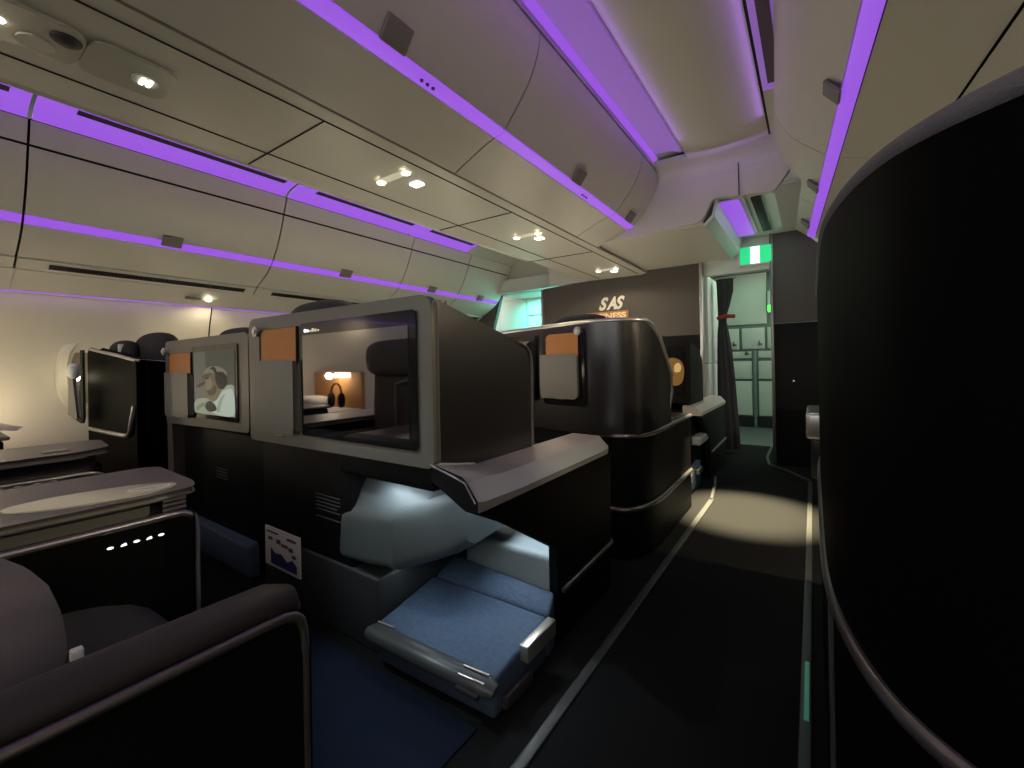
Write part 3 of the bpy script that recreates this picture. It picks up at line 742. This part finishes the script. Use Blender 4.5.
pic('picture_fold', [(.60, .92), (.68, .74), (.80, .66), (.72, .78), (.66, .94)], (.40, .46, .38), 7)
pic('picture_fold', [(.08, .90), (.24, .82), (.34, .84), (.20, .90), (.10, .96)], (.26, .28, .21), 7)
pic('picture_brim', [(.24, .40), (.36, .35), (.50, .37), (.40, .39), (.28, .43)], (.10, .085, .055), 7)
pic('picture_phone', [(.10, .54), (.30, .48), (.31, .52), (.12, .58)], (.05, .04, .03), 6)
for k in range(4): box('printed_line', -2.66, -2.53, YL+.046, YL+.052, .47-.016*k, .473-.016*k, m_text, t)
headrest(t, -2.88, -2.42, 1.12, 1.235)
hexa('footrest', [(-3.0, .95, .16), (-2.2, .95, .16), (-2.2, 1.3, .2), (-3.0, 1.3, .2)], [(-3.0, .95, 0), (-2.2, .95, 0), (-2.2, 1.3, 0), (-3.0, 1.3, 0)], m_bleath, t, .02)

# ---- suite 3: rounded shell, second row on the aisle
t = thing('seat_suite', 'rounded dark shell on the aisle with one orange pocket, second row ahead', 'seat suite', (-1.25, 2.5, 0), 'centre seat suites ahead')
plan = smooth_path([(-2.05, 2.34, 0), (-1.6, 2.22, 0), (-1.2, 2.12, 0), (-.98, 2.075, 0), (-.86, 2.07, 0), (-.77, 2.10, 0), (-.715, 2.18, 0), (-.69, 2.32, 0), (-.69, 2.50, 0), (-.69, 2.62, 0)], 6)
plan = [(p.x, p.y) for p in plan]
tops = []
for x, y in plan:
    z = 1.215
    if y > 2.2 and x > -.8: z = 1.215-.30*((y-2.2)/.42)**1.5
    if x < -1.0: z = 1.215-.02*(-1.0-x)
    tops.append(z)
wallplan('shell', plan, .63, 1.2, .03, m_gloss, t, tops)
tube('shell_rim', [(x, y+.012, z) for (x, y), z in zip(plan, tops)], .014, m_silver, t)
px, py = plan[-1]; tube('shell_edge', [(px, py, tops[-1]), (px+.002, py+.012, .82), (px-.01, py-.03, .70), (px-.03, py-.08, .64)], .010, m_dsilver, t)
plan2 = [(p.x, p.y) for p in smooth_path([(-2.05, 2.36, 0), (-1.2, 2.14, 0), (-.86, 2.09, 0), (-.75, 2.15, 0), (-.70, 2.35, 0), (-.70, 2.75, 0), (-.70, 3.13, 0)], 6)]
wallplan('lower_shell', plan2, .0, .635, .03, m_black, t)
tube('bumper_trim', [(x+.004, y-.006, .628) for x, y in plan2 if x > -.95], .014, m_dsilver, t)
tube('bumper_trim', [(x+.004, y-.006, .255) for x, y in plan2 if x > -.98], .014, m_dsilver, t)
box('ledge', -1.0, -.72, 2.60, 3.12, .615, .645, m_shell, t, .008)
box('body', -2.0, -.75, 2.45, 3.10, .0, .60, m_black, t, .01)
# pocket panel set at a slant
pk = thing('x', None, None, (0, 0, 0)); bpy.data.objects.remove(pk)
an = math.atan2(.10, -.40)
def slant(objs, piv, ang):
    Mx = Matrix.Translation(Vector(piv)-W[t]) @ Matrix.Rotation(ang, 4, 'Z') @ Matrix.Translation(-(Vector(piv)-W[t]))
    for o in objs: o.data.transform(Mx)
before = set(bpy.data.objects)
literature_panel(t, -1.245, -1.015, .815, 1.045, 1.160, 2.085, None, m_bezel)
coat_hook(t, -1.005, 2.083, 1.170)
prism('screen_bezel', rpoly([(-1.98, .80), (-1.33, .80), (-1.33, 1.165), (-1.98, 1.165)], .01), 'y', 2.07, 2.10, m_bezel, t, .003)
prism('screen', [(-1.95, .83), (-1.36, .83), (-1.36, 1.135), (-1.95, 1.135)], 'y', 2.066, 2.072, m_scr, t)
box('pocket_badge', -1.17, -1.11, 2.064, 2.072, .805, .817, m_text, t)
slant([o for o in set(bpy.data.objects)-before], (-1.045, 2.085, 1.0), -.20)
headrest(t, -1.42, -1.0, 2.50, 1.31)

def smooth_path2(p):
    P = [Vector((a, c, 0)) for a, c in p]; out = []; N = len(P)
    for i in range(N):
        p0, p1, p2, p3 = P[i-1], P[i], P[(i+1) % N], P[(i+2) % N]
        for k in range(4):
            q = k/4; v = .5*((2*p1)+(-p0+p2)*q+(2*p0-5*p1+4*p2-p3)*q*q+(-p0+3*p1-3*p2+p3)*q**3); out.append((v.x, v.y))
    return out
# ---- suite 4: small dark suite before the partition
t = thing('seat_suite', 'small far dark suite with amber screen glow, against the taupe partition', 'seat suite', (-1.2, 3.9, 0), 'centre seat suites ahead')
Y3 = 3.55
prism('shell', rpoly([(Y3, .68), (Y3, 1.165), (3.95, 1.10), (4.1, 1.0), (4.1, .60), (3.7, .60)], [0, .02, .1, .05, 0, 0]), 'x', -2.2, -.805, m_black, t, .008)
prism('screen_surround', rpoly([(-2.2, .68), (-.80, .68), (-.80, 1.17), (-2.2, 1.17)], .02), 'y', Y3-.02, Y3+.03, m_black, t, .008)
b = prism('screen_bezel', rpoly([(-1.5, .74), (-.825, .74), (-.825, 1.12), (-1.5, 1.12)], .01), 'y', Y3-.027, Y3-.01, m_bezel, t)
prism('screen', rpoly([(-1.48, .76), (-.835, .76), (-.835, 1.10), (-1.48, 1.10)], .01), 'y', Y3-.030, Y3-.026, m_bezel, b)
prism('picture_face', smooth_path2([(-0.965, .84), (-0.885, .81), (-0.835, .85), (-0.825, .95), (-0.855, 1.01), (-0.925, 1.03), (-0.985, .98)]), 'y', Y3-.032, Y3-.030, SCR('screen_amber', (.26, .12, .028), .7), b)
prism('picture_glow', smooth_path2([(-0.895, .92), (-0.855, .92), (-0.845, .96), (-0.865, .99), (-0.895, .97)]), 'y', Y3-.034, Y3-.032, SCR('screen_amber_bright', (.62, .40, .14), .9), b)
prism('picture_shade', smooth_path2([(-0.955, .86), (-0.925, .86), (-0.915, .93), (-0.945, .99), (-0.970, .92)]), 'y', Y3-.034, Y3-.032, SCR('screen_amber_dark', (.06, .03, .01), .7), b)
box('lower_shell', -2.15, -.80, Y3+.05, 4.74, .0, .62, m_black, t, .01)
cp = [(-.85, .655), (-.76, .65), (-.715, .60), (-.715, .575), (-.85, .575)]
bm = bmesh.new(); b_prism(bm, cp, 'y', 3.56, 4.70); emit(bm, 'console_top', m_cons, t, ang=20)
prism('side_panel', [(3.60, .575), (3.95, .35), (3.95, 0), (4.70, 0), (4.70, .575)], 'x', -.76, -.725, m_black, t, .004)
tube('bumper_trim', [(-.722, 4.0, .22), (-.722, 4.7, .235)], .011, m_dsilver, t)
box('padded_lid', -1.1, -.735, 3.62, 3.95, .33, .40, m_lgrey, t, .015)
hexa('footrest', [(-1.25, 3.40, .14), (-.76, 3.40, .14), (-.76, 3.75, .20), (-1.25, 3.75, .2)], [(-1.25, 3.42, 0), (-.76, 3.42, 0), (-.76, 3.75, 0), (-1.25, 3.75, 0)], m_bleath, t, .015)
tube('footrest_roll', [(-1.24, 3.40, .12), (-.755, 3.40, .12)], .03, m_silver, t)
box('footrest_latch', -.765, -.735, 3.55, 3.70, .12, .16, m_silver, t, .005)

# ---- nearest suite: aisle-side wall, armrest, seat and centre console
t = thing('seat_suite', 'nearest seat with dark padded aisle wall and metal trim at lower left corner', 'seat suite', (-1.2, -.4, 0), 'nearest seats')
prism('aisle_wall', rpoly([(-2.2, 0), (.41, 0), (.412, .585), (-2.2, .585)], [0, .02, .06, 0]), 'x', -.815, -.738, m_black, t, .006)
bm = bmesh.new()
pp = [(-.778, -2.2, .600), (-.778, .30, .600), (-.778, .365, .599), (-.778, .392, .590), (-.778, .405, .57)]
b_tube(bm, pp, [.033, .033, .033, .030, .018], n=16, squash=(1.30, .8)); emit(bm, 'arm_pad', m_pad, t, ang=60)
tube('wall_trim', trim_path([(-.733, -2.2, .583), (-.733, .30, .583), (-.733, .345, .583), (-.734, .382, .578), (-.735, .401, .555), (-.735, .406, .50), (-.735, .406, .40), (-.735, .406, .10)], 5), [.0085]*16+[.007]*5+[.005]*11, m_dsilver, t)
blob('seat_cushion', (-1.17, -.03, .365), (.31, .40, .10), m_seat, t, p=4)
blob('backrest', (-1.17, -.62, .72), (.32, .12, .52), m_seat, t, p=4)
# centre console
prism('console_body', rpoly([(-1.97, .0), (-1.535, .0), (-1.52, .592), (-1.97, .592)], .01), 'y', -1.6, .505, m_black, t, .012)
tp = [(-1.965, -1.6), (-1.505, -1.6), (-1.505, .40), (-1.525, .505), (-1.60, .525), (-1.94, .535), (-1.965, .50)]
prism('console_lid', rpoly(tp, [0, 0, .02, .03, .03, .03, .02]), 'z', .636, .656, m_frame, t, .008)
prism('console_band', rpoly([(-1.95, -1.6), (-1.53, -1.6), (-1.53, .49), (-1.95, .49)], .03), 'z', .59, .640, m_shell, t, .004)
prism('band_pocket', rpoly([(-.02, .600), (.40, .600), (.40, .632), (-.02, .632)], .008), 'x', -1.534, -1.524, m_pock, t, .003)
for k in range(3): tube('hinge_ring', [(-1.518, .43, .603+.013*k), (-1.518, .485, .603+.013*k)], .006, m_pock, t, 8)
tube('console_trim', trim_path([(-1.514, -1.6, .587), (-1.514, .40, .587), (-1.514, .45, .587), (-1.516, .488, .580), (-1.528, .512, .545), (-1.532, .514, .40), (-1.536, .514, .05)], 5), .010, m_silver, t)
il = []
for k in range(40):
    a = 2*math.pi*k/40
    il.append((-1.622+.082*math.sin(a)+.03*math.cos(a), .315+.168*math.cos(a)))
ii = prism('console_inlay', il, 'z', .655, .6595, m_inlay, t, .002); tag(ii, 'glossy beige lens-shaped tray inlay, wall reflection put in its colour')
bm = bmesh.new(); b_tube(bm, [(-1.592+.020*math.sin(a)+.010*math.cos(a), .42+.045*math.cos(a), .660) for a in [2*math.pi*k/24 for k in range(24)]], .0022, closed=True, n=6); emit(bm, 'cup_ring', m_white, t)
for k in range(5):
    yy = .312+.027*k
    prism('control_icon', rpoly([(yy, .533), (yy+.014, .534), (yy+.012, .541), (yy+.003, .538)], .002) if k % 2 else [(yy+.007+.007*math.cos(a), .537+.0032*math.sin(a)) for a in [2*math.pi*j/12 for j in range(12)]], 'x', -1.525, -1.519, m_icon, t)
o = blob('pillow', (-1.085, -.045, .565), (.205, .21, .14), m_fab, None, p=2.5, rot=Matrix.Rotation(R(24), 3, 'Y') @ Matrix.Rotation(R(-12), 3, 'X'))
o.name = 'pillow'; tag(o, 'grey ribbed pillow on the nearest seat, cut by the left picture edge', 'pillow')
pil = o
bm = bmesh.new(); b_add_box(bm, -.955, -.940, .150, .165, .552, .570, .002); emit(bm, 'tag', m_white, pil)

# ---- its neighbour to the left
t = thing('seat_suite', 'seat beyond the near centre console with its own dark console arm', 'seat suite', (-2.5, -.4, 0), 'nearest seats')
prism('console_body', rpoly([(-3.02, 0), (-2.66, 0), (-2.645, .575), (-3.02, .575)], .01), 'y', -1.6, .53, m_black, t, .012)
prism('console_lid', rpoly([(-3.03, -1.6), (-2.62, -1.6), (-2.62, .45), (-2.70, .56), (-2.99, .59), (-3.03, .55)], [0, 0, .03, .03, .03, .02]), 'z', .625, .655, m_frame, t, .010)
prism('console_band', rpoly([(-3.01, -1.6), (-2.635, -1.6), (-2.635, .515), (-3.01, .515)], .03), 'z', .565, .63, m_shell, t, .004)
tube('console_trim', trim_path([(-2.628, -1.6, .555), (-2.628, .45, .555), (-2.63, .505, .548), (-2.64, .535, .52), (-2.645, .537, .40), (-2.65, .537, .05)], 5), .011, m_silver, t)
for k in range(4):
    yy = .22+.05*k
    prism('control_icon', rpoly([(yy, .512), (yy+.022, .514), (yy+.018, .524), (yy+.003, .521)], .003), 'x', -2.638, -2.627, m_icon, t)
box('console_button', -2.78, -2.70, .36, .44, .654, .659, m_dsilver, t, .002)
blob('seat_cushion', (-2.31, .0, .38), (.31, .30, .10), m_seat, t, p=4)
blob('backrest', (-2.34, -.26, .70), (.31, .11, .50), m_pock, t, p=4)
blob('headrest', (-2.36, -.20, 1.06), (.31, .10, .13), m_pock, t, p=3.5)
tube('backrest_trim', smooth_path([(-2.33, -.135, .45), (-2.33, -.135, .84), (-2.29, -.135, .89), (-2.10, -.14, .92)], 5), .010, m_silver, t)
# amber-lit niche beside the window seat (shows as a reflection in the big screen)
t = thing('storage_niche', 'amber lined storage niche with white bedding, seen mirrored in the screen', 'storage', (-3.75, -.75, 0))
box('back_panel', -4.45, -3.62, -.84, -.80, .0, .96, MAT('niche_amber', (.62, .30, .10), .6), t, .01)
box('shelf', -4.42, -3.62, -.80, -.45, .0, .60, m_white, t, .02)
box('lamp', -4.02, -3.80, -.80, -.76, .90, .95, m_lamp, t, .006)
bm = bmesh.new(); b_tube(bm, [(-3.90+.085*math.cos(a), -.70, .745+.10*math.sin(a)) for a in [math.pi*k/14 for k in range(15)]], .010)
hp = emit(bm, 'headband', m_gap, None); hp.name = 'headphones'; tag(hp, 'black headphones standing in the amber niche, seen mirrored in the screen', 'headphones')
for sx in (-1, 1): blob('ear_cup', (-3.90+sx*.085, -.70, .68), (.022, .04, .075), m_gap, hp, p=2.4, n=14, m=8)
o = blob('folded_bedding', (-4.2, -.62, .662), (.19, .14, .06), m_cloth, None, p=3); tag(o, 'white folded bedding on the niche shelf, seen mirrored in the screen', 'bedding')

# ---- far window seat: black shell by the oval window
t = thing('seat_suite', 'black far window-seat shell with sloping metal-edged top beside the oval window', 'seat suite', (-3.75, 1.3, 0))
sh = [(-4.30, .0), (-3.23, .0), (-3.23, 1.06), (-4.2, 1.165), (-4.30, 1.15)]
prism('shell', rpoly(sh, [0, 0, .02, .03, .05]), 'y', .80, .86, m_pod, t, .012)
prism('side_wing', [(.83, .0), (1.9, .0), (1.9, .95), (.83, 1.06)], 'x', -3.29, -3.23, m_pod, t, .01)
prism('shell_edge', rpoly([(-4.305, .0), (-4.29, .0), (-4.29, 1.14), (-4.37, 1.12), (-4.37, .62)], [0, 0, .02, .02, .02]), 'y', .81, 1.25, m_frame, t, .015)
tube('top_trim', [(-4.27, .803, 1.168), (-3.6, .803, 1.105), (-3.24, .803, 1.064), (-3.235, 1.2, 1.03)], .010, m_silver, t)
tube('bumper_trim', smooth_path([(-4.25, .792, .60), (-3.6, .79, .61), (-3.34, .79, .625), (-3.28, .79, .70), (-3.25, .80, .80)], 5), .013, m_silver, t)
box('body', -4.2, -3.3, .90, 1.6, 0, .6, m_pod, t, .02)
blob('headrest', (-4.07, .95, 1.10), (.23, .07, .125), m_gap, t, p=2.6)
blob('headrest', (-3.80, 1.06, 1.11), (.34, .08, .16), m_gap, t, p=2.8)
tube('strap', [(-3.93, .90, 1.19), (-3.93, .90, 1.12)], .018, m_cloth, t)
t = thing('reading_lamp', 'small white adjustable lamp on a grey panel before the oval window', 'lamp', (-4.18, .72, .70))
prism('panel', [(-4.33, .71), (-4.12, .685), (-4.08, .70), (-4.20, .985), (-4.30, .985)], 'y', .70, .72, m_pock, t, .006)
prism('panel_frame', rpoly([(-4.36, .68), (-4.07, .655), (-4.03, .70), (-4.03, 1.15), (-4.09, 1.15), (-4.09, .95), (-4.20, .72), (-4.36, .74)], .008), 'y', .722, .735, m_gap, t, .003)
blob('lamp_head', (-4.20, .71, 1.010), (.042, .035, .055), m_white, t, p=2.4)
blob('glow_lens', (-4.36, .74, .965), (.035, .03, .03), m_lamp, t, p=2)
# near window seat ledge with things on it
t = thing('side_ledge', 'dark ledge under the window wall at the left picture edge', 'ledge', (-3.95, .0, 0))
box('body', -4.28, -3.55, -.40, .33, 0, .645, m_black, t, .02)
box('top', -4.30, -3.53, -.41, .35, .645, .665, m_frame, t, .006)
o = box('storage_box', -4.10, -3.66, -.20, .26, .667, .79, m_box, None, .012); tag(o, 'mauve-grey box on the ledge, at the left edge of the picture', 'box')
o = blob('folded_cloth', (-3.90, .02, .828), (.18, .20, .030), m_cloth, None, p=4); tag(o, 'white folded cloth on top of the mauve-grey box', 'cloth')
bm = bmesh.new()
vs = [[bm.verts.new((-4.05+.30*u, .275+.20*v*(1-.5*u), .670+.05*(1-v)*(1-u*.3)+.006*math.sin(9*u+5*v))) for u in [i/6 for i in range(7)]] for v in [j/5 for j in range(6)]]
for j in range(5):
    for i in range(6): bm.faces.new((vs[j][i], vs[j][i+1], vs[j+1][i+1], vs[j+1][i]))
r = bmesh.ops.solidify(bm, geom=list(bm.faces), thickness=.008)
o = emit(bm, 'napkin', m_paper, None, ang=70); o.name = 'napkin'; tag(o, 'crumpled cream paper lying beside the mauve-grey box', 'paper')

# ---- right pod
t = thing('seat_suite', 'tall black rounded pod wall filling the right side of the picture', 'seat suite', (.4, 1.2, 0))
pl = [(p.x, p.y) for p in smooth_path([(.95, .36, 0), (.60, .37, 0), (.38, .405, 0), (.25, .465, 0), (.165, .535, 0), (.10, .60, 0), (.06, .68, 0), (.03, .82, 0), (.0165, 1.0, 0), (.015, 1.4, 0), (.018, 2.0, 0), (.05, 2.25, 0), (.15, 2.35, 0)], 8)]
wallplan('shell', pl, .0, 1.235, -.05, m_pod, t)
tube('top_pad', [(x+.022, y+.006, 1.232) for x, y in pl], .024, m_fab, t, n=12, squash=(1.1, .75))
tube('bumper_trim', [(x-.002, y-.004, .605) for x, y in pl], .010, m_dsilver, t, squash=(.7, 1.2))
tube('panel_seam', [(.020, .90, .59), (.020, .90, .02)], .006, m_dsilver, t)
box('body', .16, .95, .60, 2.2, .0, .60, m_black, t, .03)
t = thing('seat_suite', 'sliver of the next right-hand suite between black pod and partition', 'seat suite', (.3, 3.5, 0))
box('shell', .07, .9, 2.75, 3.9, .0, 1.0, m_black, t, .05)
box('arm_ledge', -.045, .10, 3.45, 4.05, .47, .645, m_silver, t, .02)
box('side_panel', -.02, .10, 3.5, 4.0, .20, .47, m_shell, t, .015)
# green path marker on the right floor strip
o = box('path_light', -.036, -.024, 1.42, 1.70, .008, .011, MAT('path_green', (.2, .6, .45), .5, emit=(.10, .75, .35), es=.06), None, .001)
tag(o, 'faint green glowing marker on the floor strip beside the black pod', 'floor light')

# ------------------------------------------------------------------ lights
def area(name, loc, rot, sx, sy, e, col, spread=180):
    l = bpy.data.lights.new(name, 'AREA'); l.shape = 'RECTANGLE'; l.size = sx; l.size_y = sy
    l.energy = e; l.color = col; l.spread = R(spread)
    o = bpy.data.objects.new(name, l); COL.objects.link(o); o.location = loc; o.rotation_euler = rot; return o
def spot(name, loc, target, e, col, ang=60, blend=.5, rad=.02):
    l = bpy.data.lights.new(name, 'SPOT'); l.energy = e; l.color = col; l.spot_size = R(ang); l.spot_blend = blend; l.shadow_soft_size = rad
    o = bpy.data.objects.new(name, l); COL.objects.link(o); o.location = loc
    d = Vector(target)-Vector(loc); o.rotation_euler = d.to_track_quat('-Z', 'Y').to_euler(); return o
def point(name, loc, e, col, rad=.03):
    l = bpy.data.lights.new(name, 'POINT'); l.energy = e; l.color = col; l.shadow_soft_size = rad
    o = bpy.data.objects.new(name, l); COL.objects.link(o); o.location = loc; return o
WARM = (1.0, .86, .58); COOL = (.78, .93, 1.0); GREEN = (.35, 1.0, .66)
for yy, e in ((1.47, 9), (2.73, 9), (4.26, 9)):
    spot('reading_light_beam', (-1.745, yy, 1.94), (-1.745, yy, 0), e, WARM, 165, .3)
spot('reading_light_beam', (-1.80, .10, 1.93), (-1.02, 1.06, .2), 42, (.80, .97, 1.0), 33, .8, .012)
# right-hand seat lamps (behind the pod), under the right bins
for yy, e in ((1.0, 14), (2.4, 50), (3.6, 46), (-.6, 10)):
    spot('reading_light_beam', (.86, yy, 1.73), (.95, yy, 0), e, WARM, 170, .3)
spot('reading_light_beam', (.55, 1.35, 1.90), (-.85, 1.70, .7), 24, WARM, 34, .7)
# window seat lamps
for yy, e in ((.05, 8), (1.55, 10), (2.95, 11), (-1.3, 8)):
    spot('reading_light_beam', (-4.25, yy, 1.595), (-4.25, yy, 0), e, WARM, 160, .5)
area('footwell_light', (-.90, 1.40, .587), (0, 0, 0), .11, .07, 1.5, COOL)
area('footwell_light', (-1.12, .966, .608), (0, 0, 0), .28, .02, .45, COOL)
area('footwell_light', (-.86, 1.08, .592), (0, 0, 0), .08, .06, .25, COOL)
area('footwell_light', (-1.13, 1.04, .292), (0, 0, 0), .20, .02, .10, COOL)
for x, yy, z, e in ((-1.80, 1.62, .95, 5), (-2.6, 1.80, 1.0, 6), (-1.45, 3.05, 1.05, 9), (-2.6, 3.0, 1.0, 8), (-1.45, 4.30, .98, 7), (-2.5, 4.2, .98, 6)):
    point('bin_uplight_fill', (x, yy, z), e, (1.0, .87, .62), .05)  # unseen lights added behind the shells to brighten the bins from below
point('ledge_lamp_light', (-4.25, .30, .80), 2.5, WARM, .04)
point('niche_lamp_light', (-3.95, -.66, .92), 5, WARM, .03)
point('ledge_lamp_light', (-4.20, 1.5, .72), 3.0, WARM, .04)
spot('aisle_lamp_light', (-.45, 3.25, 2.42), (-.38, 3.20, 0), 3800, (1, .83, .5), 26, .85)
area('ceiling_led_light', (-.728, .4, 2.447), (0, R(-92), 0), .015, 5.2, .9, (.45, .18, 1.0), 130)
area('ceiling_led_light', (-.206, .4, 2.445), (0, R(94), 0), .015, 5.2, 1.3, (.48, .20, 1.0), 130)
area('wall_led_light', (-4.350, 1.2, 1.549), (0, R(-12), 0), .012, 7.0, 2.2, (.45, .18, 1.0))
area('fascia_violet_fill', (-.5, 3.2, 2.405), (R(90), 0, 0), .6, .02, .15, (.5, .25, 1.0))  # added violet fill for the ceiling lip; no LED strip sits here
area('vestibule_light', (-.72, 6.4, 2.27), (0, 0, 0), .5, 1.0, 3.4, (.28, 1.0, .66))
area('vestibule_light', (-.45, 5.35, 2.27), (0, R(25), 0), .3, .3, 4, (.6, 1.0, .70))
area('vestibule_light', (-.18, 4.1, 2.19), (0, R(20), 0), .04, 1.0, 1.6, (.6, 1.0, .78))
area('vestibule_light', (-3.3, 5.3, 2.0), (0, 0, 0), .5, .3, 21, (.18, 1, .78))

w = bpy.data.worlds.new('cabin_ambient'); S.world = w; w.use_nodes = True
w.node_tree.nodes['Background'].inputs[0].default_value = (.72, .74, .66, 1)
w.node_tree.nodes['Background'].inputs[1].default_value = 5.0

# ------------------------------------------------------------------ camera
cd = bpy.data.cameras.new('camera'); cam = bpy.data.objects.new('camera', cd); COL.objects.link(cam)
F = 431.0
cd.sensor_width = 36; cd.lens = F/1024*36; cd.clip_start = .02
cd.shift_y = -19.4/1024
cam.matrix_world = Matrix.Translation((0, 0, 1.0)) @ Matrix.Rotation(math.atan(301/F), 4, 'Z') @ Matrix.Rotation(R(90), 4, 'X') @ Matrix.Rotation(-.0185, 4, 'Z')
S.camera = cam
S.view_settings.view_transform = 'Standard'; S.view_settings.look = 'None'
S.view_settings.exposure = 0; S.view_settings.gamma = 1; S.view_settings.use_curve_mapping = False
S.cycles.use_denoising = True
